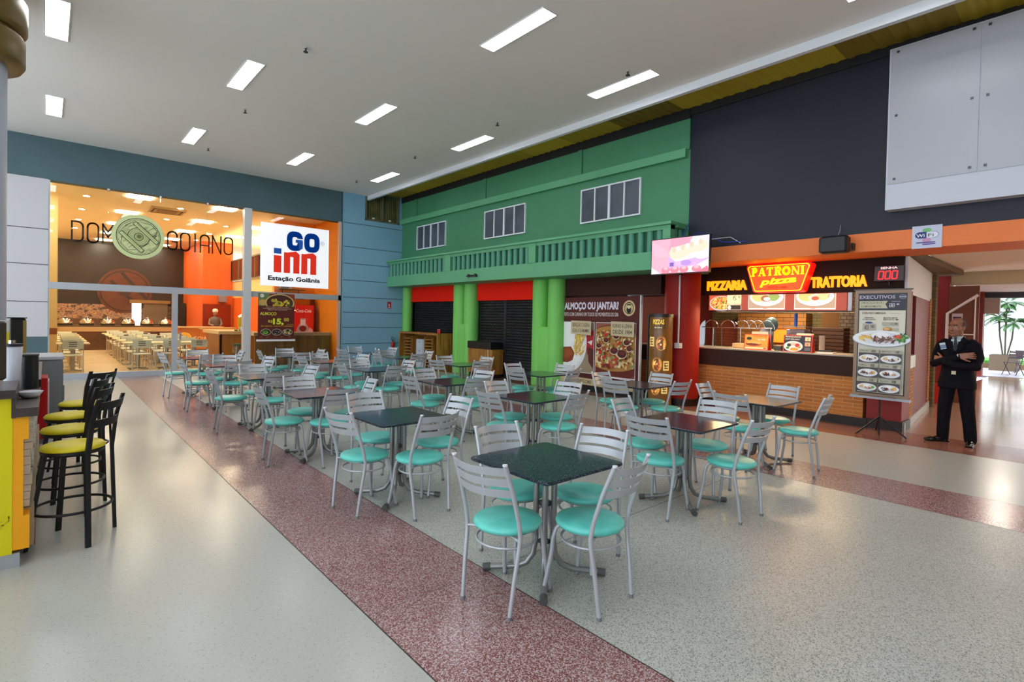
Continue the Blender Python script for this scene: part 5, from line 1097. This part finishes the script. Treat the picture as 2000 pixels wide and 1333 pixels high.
# corridor end bits
cf = empty('panel_frame', (14.88, 2.30, 0), 'white tube frame with sloping top against the brown corridor panel', 'frame')
FW = mat('e4d4d0', .4)
MB().box(0, .03, -.52, -.02, 0, 2.55, mat('6a3418', .5)).build('backing', cf)
m = MB(); m.tube([(-.02, -.0, 0), (-.02, -.0, 1.95), (-.02, -.5, 2.35)], .03, FW, 6).tube([(-.02, -.46, 0), (-.02, -.46, 2.3)], .015, FW, 6).tube([(-.02, 0, 1.5), (-.02, -.46, 1.5)], .012, FW, 6).tube([(-.02, 0, 1.05), (-.02, -.46, 1.05)], .012, FW, 6); m.build('tube_frame', cf)
tag(MB().box(14.84, 14.87, 2.04, 2.22, 1.75, 1.95, mat('c8b0b8', .5)).box(14.835, 14.84, 2.06, 2.2, 1.84, 1.88, mat('2c2c48')).box(14.835, 14.84, 2.06, 2.2, 1.77, 1.80, mat('8a2c60')).build('small_notice'), 'small second WiFi notice on the corridor panel', 'notice')
tag(MB().bbox(24.0, 24.25, 2.35, 2.75, 2.15, 2.68, mat('a89484', .5)).build('wall_unit'), 'beige box unit hanging at the corridor exit', 'box')
tag(MB().bbox(14.3, 14.6, 2.3, 2.46, .0, .42, mat('c01810', .4)).build('red_bin'), 'low red bin by the dark red corridor wall', 'bin')
# ================================================================== LEFT SNACK COUNTER
YG = noisy('yellow_print_board', [(.3, 'd6ca00'), (.7, 'dcd004')], 2, rough=.35)
lc = empty('snack_counter', (-.15, 4.47, 0), 'yellow printed snack counter with orange edge and brown top', 'counter')
def L_(mb, n): return mb.build(n, lc, (.15, -4.47, 0))
FB_ = MB().box(-2.2, -.155, 4.47, 4.6, .09, 1.065, YG)
L_(MB().box(-2.2, -.12, 4.475, 4.6, 0, .09, mat('b4b8c0', .3, .5)), 'plinth')
OR = mat('f0a400', .4)
L_(MB().box(-.155, -.105, 4.472, 4.60, .35, .80, OR).box(-.155, -.08, 4.472, 4.60, .80, .95, OR).box(-.155, -.075, 4.472, 4.60, .11, .32, OR).box(-.155, -.105, 4.472, 4.6, .32, .35, OR), 'orange_edge')
def splash():
    return noisy('weathered_white_boards', [(.35, '8a8474'), (.45, 'c8c4b8'), (.6, 'e0dcd2'), (.75, 'a8a294')], 5, (1, 5, .8), 8, .8, .4)
m = MB(); SPL = splash(); rg = random.Random(4)
z = .34
while z < .82:
    h = rg.uniform(.04, .07); m.box(-.12, -.07+rg.uniform(-.008, .008), 4.6, 7.9, z, z+h-.004, SPL); z += h
m.box(-.12, -.09, 4.6, 7.9, .82, .95, mat('b89c78', .5)).box(-.12, -.055, 4.6, 7.9, .08, .33, mat('a8987c', .4)).box(-.055, -.05, 4.6, 7.9, .08, .1, mat('6a3018', .4))
L_(m, 'side_cladding')
TOPB = noisy('dark_oak_top', [(.3, '3c3230'), (.7, '4a3e3c')], 3, (1, .2, 3), 5, .35)
L_(MB().box(-1.6, -.14, 4.44, 5.02, 1.065, 1.117, TOPB).box(-.16, -.14, 4.46, 5.02, .94, 1.07, TOPB), 'upper_top')
L_(MB().box(-.155, -.035, 4.45, 4.62, .945, 1.0, TOPB).box(-.6, -.035, 4.62, 8.3, .945, 1.0, TOPB), 'bar_top')
L_(MB().box(-.6, -.13, 4.6, 8.2, .0, .945, mat('6a5c48', .6)), 'body')
a = Art((-2.2, 4.469, .09), (1, 0, 0), ZU); a.mb = FB_; rg = random.Random(12); DY = 'b8ac00'
for k in range(7):
    cx, cy, q = rg.uniform(1.3, 2.0), rg.uniform(.08, .9), rg.uniform(.05, .16)
    P = [(min(cx+q*(1+.35*math.sin(3*t))*math.cos(t), 2.03), min(max(cy+q*.8*math.sin(t+.3*k), .01), .96)) for t in (2*math.pi*i/24 for i in range(18+k % 5))]
    a.line(P, .006, DY)
a.text('OMELETE', 1.62, .17, .05, DY, .38, .003); L_(FB_, 'front_board')
# objects standing on the counter
bw = tag(MB().lathe([(0, 0), (.035, 0), (.05, .01), (.072, .045), (.068, .047), (.045, .014), (0, .01)], mat('c6c8cc', .35), (-.085, 4.95, 1.0), 28).build('white_bowl'), 'shallow white bowl on the dark bar top', 'bowl')
cn = empty('straw_canister', (-.105, 5.55, 1.0), 'tall black cylindrical canister with steel lid on the bar', 'canister')
MB().cyl((0, 0, 0), .062, 0, .25, mat('101816', .25), 28).build('drum', cn); MB().bbox(-.065, .065, -.065, .065, .25, .275, mat('4a4c4c', .25, .6)).build('lid', cn); MB().box(-.03, .075, .05, .1, 0, .06, mat('101412', .4)).build('foot', cn)
mn = empty('monitor', (-.235, 4.62, 1.117), 'dark monitor at the left edge on the upper counter top', 'monitor')
MB().bbox(-.35, .045, -.03, .03, .05, .42, mat('2a2418', .35)).build('casing', mn); MB().tube([(-.1, .02, 0), (-.1, .02, .08)], .03, BLACKM).build('stand', mn)
ck = empty('cup_dispenser', (-.19, 5.35, 1.0), 'white tapered cup dispenser with dark lid on counter', 'dispenser')
MB().lathe([(0, 0), (.055, 0), (.045, .1), (.06, .34), (0, .34)], mat('c0c4d0', .3), seg=20).build('body', ck); MB().cyl((0, 0, 0), .062, .34, .36, mat('22242c', .4)).cyl((0, 0, 0), .02, .36, .385, CHROME).build('lid', ck)
tag(MB().bbox(-.20, -.135, 5.75, 5.85, 1.0, 1.22, mat('2c2628', .35)).build('card_terminal'), 'dark card terminal between canister and cup dispenser', 'card terminal')
sb = empty('sauce_bottle', (-.142, 5.66, 1.0), 'small plastic bottle with blue label behind the canister', 'bottle')
MB().lathe([(0, 0), (.016, 0), (.016, .16), (.008, .2), (0, .2)], mat('a86050', .3), seg=12).build('body', sb); MB().cyl((0, 0, 0), .017, .14, .19, mat('2470d0', .4), 12).build('label_band', sb); MB().cyl((0, 0, 0), .01, .2, .23, mat('2838b0', .4), 10).build('cap', sb)
mh = empty('menu_holder', (-.2, 7.4, 1.0), 'tall yellow and black menu display behind the canister', 'menu display')
MB().bbox(-.08, .04, -.05, .05, 0, .52, mat('14120e', .3)).box(.02, .045, -.052, .05, .02, .5, mat('7a6428', .4)).box(-.1, .05, -.06, .06, .52, .53, BLACKM).build('frame', mh); MB().box(-.32, -.08, -.03, .0, .1, .38, mat('c0b010', .4)).box(-.32, -.08, -.03, .0, .38, .5, mat('b4b8b0', .4)).build('yellow_panel', mh)
rb = empty('red_cooler', (-.25, 7.8, 0), 'bright red drinks cooler behind the counter end', 'cooler')
MB().bbox(-.1, .265, .6, 1.05, .06, .80, mat('b40810', .35)).build('body', rb); MB().box(.265, .28, .62, 1.0, .3, .75, mat('d8d8dc', .3)).build('white_trim', rb); MB().box(-.1, .25, .62, 1.0, 0, .06, mat('70747c')).build('base', rb)
gc = empty('grey_cabinet', (-.1, 9.2, 0), 'tall grey metal cabinet with white top behind the stools', 'cabinet')
MB().bbox(-.2, .265, .0, .75, 0, .95, mat('7c8286', .4, .2)).build('body', gc); MB().bbox(-.22, .28, -.02, .77, .95, 1.0, mat('b4bac2', .35)).build('top', gc); MB().box(.265, .27, .02, .73, .05, .9, mat('4a5056', .4)).box(.27, .285, .05, .09, .4, .6, STEEL).build('door', gc)
# round white pillar with gold rings
pl = empty('round_pillar', (-.80, 8.76, 0), 'white round pillar with two bronze capital rings at left edge', 'pillar')
MB().cyl((0, 0, 0), .44, 0, 5.5, mat('b8c0d2', .5), 48).build('shaft', pl)
BRZ = mat('7a6430', .4, .2)
def disc(z0, z1, r, cx, cy):
    return MB().lathe([(.4, z0), (r-.03, z0), (r, z0+.05), (r, z1-.05), (r-.03, z1), (.4, z1)], BRZ, (cx, cy, 0), 56)
disc(4.48, 4.86, .60, 0, 0).build('capital_ring', pl); disc(4.88, 5.3, .62, 0, 0).build('capital_ring', pl)
# bar stools
def make_stool():        # front +y
    e = empty('bar_stool', (0, 0, 0), '', 'stool')
    MB().lathe([(0, .645), (.165, .645), (.180, .65), (.184, .662), (.17, .678), (.1, .684), (0, .685)], YELLOWV, seg=36).build('seat_cushion', e)
    MB().lathe([(.155, .62), (.176, .622), (.176, .645), (.155, .645), (.155, .62)], BLACKM, seg=36).build('seat_ring', e)
    def bar(P, w, d, u=(1, 0, 0)):
        u = Vector(u).normalized(); m = MB(); vs = []
        for p in P:
            p = Vector(p); q = Vector((0, 0, 1)).cross(u).normalized()
            for s, t in ((-1, -1), (1, -1), (1, 1), (-1, 1)): vs.append(p+u*s*w/2+q*t*d/2)
        n = len(P); fs = [(3, 2, 1, 0), tuple(range(4*n-4, 4*n))]+[(i*4+k, i*4+(k+1) % 4, i*4+4+(k+1) % 4, i*4+4+k) for i in range(n-1) for k in range(4)]
        return m.add(vs, fs, BLACKM)
    for s in (-1, 1):
        bar([(s*.18, -.18, 0), (s*.165, -.165, .62), (s*.165, -.19, .85), (s*.165, -.235, 1.01)], .03, .02, (.8, s*.6, 0)).build('leg', e)
        bar([(s*.18, .18, 0), (s*.11, .11, .62)], .03, .02, (.8, -s*.6, 0)).build('leg', e)
    MB().tube([(.222*math.cos(6.2832*i/32), .222*math.sin(6.2832*i/32), .24) for i in range(32)], .010, BLACKM, 8, closed=True).build('foot_ring', e)
    for z in (.83, .95):
        vs = []; fs = []; N = 10
        for i in range(N+1):
            t = i/N*2-1; x = .165*t; y = -.195-(z-.85)*.26-.035*(1-t*t)
            for dy, dz in ((0, 0), (-.01, 0), (-.01, .055), (0, .055)): vs.append((x, y+dy-dz*.2, z-.02+dz))
        for i in range(N):
            for k in range(4): fs.append((i*4+k, i*4+(k+1) % 4, i*4+4+(k+1) % 4, i*4+4+k))
        MB().add(vs, fs, BLACKM).build('back_slat', e)
    MB().box(-.03, .03, -.232, -.222, .86, .94, BLACKM).build('back_strut', e)
    return e
s0 = make_stool()
for k, (x, y, rz) in enumerate(((.145, 4.80, 62), (.145, 5.50, 68), (.165, 6.20, 70), (.27, 6.95, 48))):
    lab = 'black bar stool with yellow seat, %s' % ['nearest the camera', 'second from the camera', 'third from the camera', 'farthest and turned most'][k]
    if k == 0: s0.location = (x, y, 0); s0.rotation_euler = (0, 0, R(rz)); s0['label'] = lab; s0['group'] = 'yellow bar stools'
    else: dup(s0, (x, y, 0), R(rz), lab, 'yellow bar stools')
# ================================================================== TERRACE THINGS
pt = tag(MB().prism([(-.42, 0), (.42, 0), (.46, .62), (-.46, .62)], 'y', -.42, .42, mat('5c4e3c', .6)).box(-.40, .40, -.38, .38, .6, .625, mat('3a2c20', .9)).build('planter', None, (28.6, 2.6, 0)), 'square tan planter on the terrace holding the palm', 'planter')
pa = empty('palm', (28.6, 2.6, .62), 'slender green palm with three thin stems on the terrace', 'palm')
rg = random.Random(31)
LF = noisy('palm_leaf', [(.3, '16380f'), (.6, '2c5c20'), (.8, '5a8a34')], 3, rough=.5)
for (dx, dy, h) in ((0, 0, 2.05), (.1, .22, 1.5), (-.1, -.24, 1.25)):
    MB().tube([(dx*.3, dy*.3, 0), (dx*.7, dy*.8, h*.5), (dx, dy, h)], .03, mat('4a4434', .7), 7).build('stem', pa)
    for k in range(10):
        az = 6.28*k/10+rg.uniform(-.2, .2); el = rg.uniform(.1, 1.1); L0 = rg.uniform(.5, .8); m = MB(); vs = []; fs = []; mid = []
        for i in range(9):
            t = i/8; r_ = L0*t; z = h+L0*(math.sin(el)*t-.55*t*t); mid.append(Vector((dx+r_*math.cos(el)*math.cos(az), dy+r_*math.cos(el)*math.sin(az), z)))
        m.tube(mid, [.010*(1-.8*i/8) for i in range(9)], LF, 5)
        side = Vector((-math.sin(az), math.cos(az), 0))
        for i in range(2, 9):
            for s in (-1, 1):
                for q in (0, .5):
                    b = mid[i-1].lerp(mid[i], q); d = (side*s*.8+(mid[i]-mid[i-1]).normalized()*.7+Vector((0, 0, -.25))).normalized()*.34*(1-.5*abs(i/8-.5)); wv = (mid[i]-mid[i-1]).normalized()*.02
                    o = len(vs); vs += [b-wv, b+d*.5+wv*1.3, b+d, b+d*.5-wv*1.3+Vector((0, 0, .004))]; fs.append((o, o+1, o+2, o+3))
        m.add(vs, fs, LF); m.build('frond', pa)
FB = mat('3c3038', .5)
def make_fold():
    e = empty('folding_chair', (0, 0, 0), '', 'chair')
    for s in (-1, 1):
        MB().tube([(s*.2, -.28, .0), (s*.2, .12, .45)], .014, FB, 6).build('leg', e); MB().tube([(s*.2, .22, 0), (s*.2, -.12, .45), (s*.2, -.26, .88)], .014, FB, 6).build('leg', e)
    m = MB()
    for k in range(4): m.box(-.2, .2, -.18+.09*k, -.11+.09*k, .44, .46, FB)
    m.build('seat', e)
    for k in range(3): MB().box(-.2, .2, -.19-.035*k, -.175-.035*k, .58+.1*k, .65+.1*k, FB).build('back_slat', e)
    return e
f0 = make_fold()
for k, (x, y, rz) in enumerate(((26.2, 3.35, -60), (26.9, 3.35, -80), (26.0, 2.15, 70), (27.2, 1.95, 100), (27.4, 1.2, 80), (26.6, .9, -90))):
    lab = 'dark folding chair on the terrace, %s' % ['left of the planter, nearer', 'left of the planter, farther', 'right of the planter, nearer', 'right of the planter with red back', 'by the terrace table, left', 'at the right picture edge'][k]
    if k == 0: f0.location = (x, y, 0); f0.rotation_euler = (0, 0, R(rz)); f0['label'] = lab; f0['group'] = 'terrace folding chairs'
    else: dup(f0, (x, y, 0), R(rz), lab, 'terrace folding chairs')
tt = empty('terrace_table', (26.6, 1.55, 0), 'dark terrace table at the right picture edge', 'table')
MB().bbox(-.35, .35, -.35, .35, .72, .75, FB).build('tabletop', tt); MB().cyl((0, 0, 0), .04, 0, .72, FB).box(-.3, .3, -.04, .04, 0, .04, FB).box(-.04, .04, -.3, .3, 0, .04, FB).build('pedestal', tt)
# ================================================================== GUARD
def remesh(mb, name, parent, vox, smooth=4, mt=None):
    me = mb.mesh(name+'_raw'); o = bpy.data.objects.new(name, me); C.objects.link(o)
    r = o.modifiers.new('r', 'REMESH'); r.mode = 'VOXEL'; r.voxel_size = vox; r.use_smooth_shade = True
    s = o.modifiers.new('s', 'SMOOTH'); s.iterations = smooth; s.factor = .5
    bpy.context.view_layer.update(); dg = bpy.context.evaluated_depsgraph_get()
    m2 = bpy.data.meshes.new_from_object(o.evaluated_get(dg)); m2.name = name
    o.modifiers.clear(); o.data = m2; bpy.data.meshes.remove(me)
    m2.materials.clear(); m2.materials.append(mt)
    for p in m2.polygons: p.use_smooth = True; p.material_index = 0
    if parent: o.parent = parent
    return o
def loft(mb, secs, m, seg=24, p=2.0):      # secs: (cx, cy, z, rx, ry)
    vs = []
    for cx, cy, z, rx, ry in secs:
        for k in range(seg):
            t = 2*math.pi*k/seg; c, s = math.cos(t), math.sin(t)
            vs.append((cx+rx*math.copysign(abs(c)**(2/p), c), cy+ry*math.copysign(abs(s)**(2/p), s), z))
    n = len(secs); fs = [tuple(range(seg-1, -1, -1)), tuple(range((n-1)*seg, n*seg))]+[(i*seg+k, i*seg+(k+1) % seg, (i+1)*seg+(k+1) % seg, (i+1)*seg+k) for i in range(n-1) for k in range(seg)]
    return mb.add(vs, fs, m)
def chain(mb, P, rs, m, seg=14):
    mb.tube(P, rs, m, seg)
    for p, r_ in zip(P, rs): mb.ell(p, (r_, r_, r_), m, 12, 8)
    return mb
SUIT = noisy('dark_suit_cloth', [(.3, '0d0b11'), (.7, '131118')], 30, rough=.85, spec=.15); SKIN = noisy('skin', [(.3, '8a5842'), (.7, '96624a')], 12, rough=.5); SHOE = mat('0c0b0d', .22)
gd_ = empty('person', (9.62, 1.36, 0), 'security guard in dark suit and tie standing with folded arms', 'person', rz=R(-95))
# local frame: front -y, his left +x
# trousers
m = MB()
loft(m, [(0, 0, .86, .165, .12), (0, 0, .92, .175, .125), (0, 0, 1.02, .165, .115), (0, 0, 1.06, .16, .11)], SUIT)
chain(m, [(.09, 0, .90), (.13, -.01, .50), (.155, .0, .28), (.17, .005, .07)], [.098, .082, .075, .072], SUIT)
chain(m, [(-.09, .01, .90), (-.125, -.01, .50), (-.135, .0, .28), (-.14, .01, .08)], [.098, .082, .075, .072], SUIT)
remesh(m, 'trousers', gd_, .011, 3, SUIT)
# body: head, neck, hands as one continuous skin surface inside the clothes
HZ = 1.640; HC = (-.015, -.035)
m = MB()
loft(m, [(0, 0, .98, .13, .09), (0, 0, 1.2, .15, .10), (0, .0, 1.4, .16, .09), (0, .01, 1.46, .08, .07)], SKIN)
chain(m, [(0, .02, 1.44), (-.005, .0, 1.53), (-.01, -.012, 1.60)], [.066, .06, .062], SKIN)
hr = R(-14)      # head turned slightly to his right
def H(x, y, z):
    x, y, z = x*1.1, y*1.08, z*1.1; return (HC[0]+x*math.cos(hr)-y*math.sin(hr), HC[1]+x*math.sin(hr)+y*math.cos(hr), HZ+z)
def hell(c, r_, seg=16):
    o = len(m.v); m.ell((0, 0, 0), r_, SKIN, seg, 10)
    for i in range(o, len(m.v)): v = m.v[i]; m.v[i] = H(c[0]+v[0], c[1]+v[1], c[2]+v[2])
hell((0, .025, .035), (.078, .098, .088)); hell((0, -.02, -.02), (.070, .078, .09)); hell((0, -.05, -.085), (.05, .045, .04)); hell((0, -.07, -.10), (.028, .026, .022))
hell((0, -.080, .028), (.055, .020, .012)); hell((0, -.092, -.018), (.011, .018, .030)); hell((0, -.100, -.036), (.016, .015, .011)); hell((0, -.092, -.066), (.030, .017, .008)); hell((0, -.090, -.078), (.026, .017, .008))
for s in (-1, 1): hell((s*.077, .01, -.01), (.010, .018, .032)); hell((s*.040, -.060, -.03), (.022, .020, .024))
# arms under the sleeves and hands
RA = [(-.19, .02, 1.40), (-.24, -.02, 1.22), (-.235, -.12, 1.12), (-.06, -.20, 1.20), (.06, -.19, 1.235)]
LA = [(.19, .02, 1.40), (.24, -.02, 1.22), (.235, -.13, 1.10), (.04, -.21, 1.12), (-.12, -.185, 1.17)]
for A in (RA, LA): chain(m, A, [.045, .042, .04, .032, .026], SKIN)
def hand(base, d, up, curl, sc=1):
    """palm with four unequal bent fingers and a thumb on the side"""
    base, d, up = Vector(base), Vector(d).normalized(), Vector(up).normalized(); side = d.cross(up).normalized()
    P = lambda a, b, c: base+d*a*sc+up*b*sc+side*c*sc
    for q in (-.03, -.01, .01, .03): chain(m, [tuple(P(0, 0, q*.7)), tuple(P(.045, 0, q*.9)), tuple(P(.085, 0, q))], [.016*sc, .0155*sc, .012*sc], SKIN, 8)
    for q, l in ((-.032, .058), (-.011, .07), (.011, .075), (.032, .066)):
        chain(m, [tuple(P(.085, 0, q)), tuple(P(.085+l*.42, -curl*.2, q*1.15)), tuple(P(.085+l*.75, -curl*.55, q*1.2)), tuple(P(.085+l, -curl, q*1.22))], [.0105*sc, .0098*sc, .009*sc, .0075*sc], SKIN, 8)
    chain(m, [tuple(P(.015, .0, .032)), tuple(P(.045, .008, .055)), tuple(P(.075, .012, .072)), tuple(P(.098, .01, .080))], [.015*sc, .013*sc, .011*sc, .009*sc], SKIN, 8)
hand((.075, -.20, 1.245), (1, .15, .10), (0, -1, .15), .022)      # right hand lies open on the left upper arm
hand((-.135, -.17, 1.18), (-1, .55, .15), (0, -1, .3), .045)      # left hand tucked under the right arm
remesh(m, 'body', gd_, .0052, 2, SKIN)
# jacket with folded sleeves
m = MB()
loft(m, [(0, .01, .78, .215, .145), (0, .01, .86, .212, .148), (0, .01, 1.0, .185, .135), (0, .01, 1.12, .175, .125), (0, .005, 1.28, .185, .125), (0, .01, 1.38, .19, .11), (0, .02, 1.44, .155, .085), (0, .03, 1.485, .085, .06)], SUIT, 28, 2.3)
chain(m, [(-.15, .02, 1.42), (-.195, .01, 1.38), (-.24, -.02, 1.22), (-.235, -.12, 1.12), (-.06, -.20, 1.19), (.04, -.20, 1.225)], [.06, .062, .056, .054, .048, .043], SUIT)
chain(m, [(.15, .02, 1.42), (.195, .01, 1.38), (.24, -.02, 1.22), (.235, -.13, 1.10), (.04, -.215, 1.11), (-.08, -.20, 1.15)], [.06, .062, .056, .054, .049, .044], SUIT)
remesh(m, 'jacket', gd_, .009, 3, SUIT)
# shirt, collar, tie, lapels
WS = mat('b8c4cc', .6)
MB().prism([(-.055, 1.47), (0, 1.30), (.055, 1.47)], 'y', -.118, -.06, WS).build('shirt', gd_)
m = MB()
for s in (-1, 1): m.add([(s*.062, -.035, 1.51), (s*.066, -.045, 1.48), (s*.01, -.112, 1.455), (s*.012, -.10, 1.495), (s*.045, -.10, 1.425)], [(0, 1, 4, 2, 3)], WS)
m.lathe([(.072, 1.46), (.074, 1.47), (.070, 1.515), (.066, 1.515)], WS, (0, .005, 0), 20)
m.build('collar', gd_)
MB().prism([(-.016, 1.50), (.016, 1.50), (.011, 1.475), (.026, 1.34), (0, 1.30), (-.026, 1.34), (-.011, 1.475)], 'y', -.138, -.116, mat('0e0f18', .6)).build('tie', gd_)
m = MB()
for s in (-1, 1): m.add([(s*.07, -.03, 1.52), (s*.115, -.085, 1.44), (s*.085, -.125, 1.41), (s*.1, -.13, 1.38), (s*.012, -.150, 1.26), (s*.03, -.125, 1.44)], [(0, 1, 2, 3, 4, 5)], SUIT)
m.build('lapels', gd_)
MB().box(-.165, -.10, -.128, -.122, 1.35, 1.44, mat('c8d0dc', .4), Matrix.Rotation(R(-14), 4, 'Y') @ Matrix.Translation((.33, 0, -.03))).build('name_badge', gd_)
MB().box(-.165, -.10, -.1295, -.128, 1.36, 1.41, mat('6a7a9c', .4), Matrix.Rotation(R(-14), 4, 'Y') @ Matrix.Translation((.33, 0, -.03))).build('badge_print', gd_)
MB().lathe([(.168, .985), (.172, .99), (.172, 1.02), (.168, 1.025)], mat('120e0c', .4), seg=30, sy=.72).box(-.03, .02, -.145, -.12, .98, 1.03, mat('b0a080', .25, .8)).build('belt', gd_)
MB().tube([(.048, -.2, 1.235), (.06, -.2, 1.238)], .036, mat('d8dce4', .6), 12).build('shirt_cuff', gd_)
# hair: short greying crop on the back and sides
HB = MB(); o = 0; HB.ell((0, 0, 0), (.0815, .101, .091), SKIN, 24, 16)
vv = []; 
for i, v in enumerate(HB.v): HB.v[i] = H(v[0], .029+v[1], .034+v[2])
raw = MB(); keep = []
HAIRM = noisy('short_grey_hair', [(.3, '3a2a26'), (.7, '54403a')], 60, rough=.9)
ell = MB().ell((0, 0, 0), (.0815, .101, .091), HAIRM, 28, 18)
ff = [f for f in ell.f if (lambda c: c[1] > -.035+.5*max(0, c[2]-.02) and c[2] > -.055)([sum(ell.v[i][k] for i in f)/len(f) for k in range(3)])]
raw.add([H(v[0], .029+v[1], .034+v[2]) for v in ell.v], ff, HAIRM, True); raw.build('hair', gd_)
m = MB()
for s in (-1, 1):
    m.ell(H(s*.03, -.0905, .008), (.012, .008, .0055), mat('d8ccc4', .3), 10, 6); m.ell(H(s*.03, -.0965, .008), (.0055, .004, .0055), mat('20140e', .2), 8, 6)
m.build('eyes', gd_)
m = MB()
for s in (-1, 1): m.tube([H(s*.012, -.104, .024), H(s*.032, -.104, .030), H(s*.05, -.09, .026)], .0045, mat('3c2a24', .9), 6)
m.build('eyebrows', gd_)
MB().tube([H(-.024, -.102, -.072), H(0, -.108, -.071), H(.024, -.102, -.072)], .0022, mat('5a2c24', .6), 6).build('mouth', gd_)
# shoes
def shoe(x, y, az, name):
    m = MB(); ca, sa_ = math.cos(R(az)), math.sin(R(az))
    for (u, v, w_, r0, r1, r2) in ((0, .03, .05, .042, .05, .045), (0, -.05, .042, .045, .07, .038), (0, -.13, .032, .045, .06, .03), (0, -.19, .024, .030, .05, .022)):
        m.ell((u, v, w_), (r0, r1, r2), SHOE, 14, 8)
    m.box(-.042, .042, -.2, .07, 0, .018, SHOE)
    for i, v in enumerate(m.v): m.v[i] = (x+v[0]*ca-v[1]*sa_, y+v[0]*sa_+v[1]*ca, v[2])
    remesh(m, name, gd_, .007, 2, SHOE)
shoe(.17, .0, 8, 'shoe'); shoe(-.14, .0, -48, 'shoe')
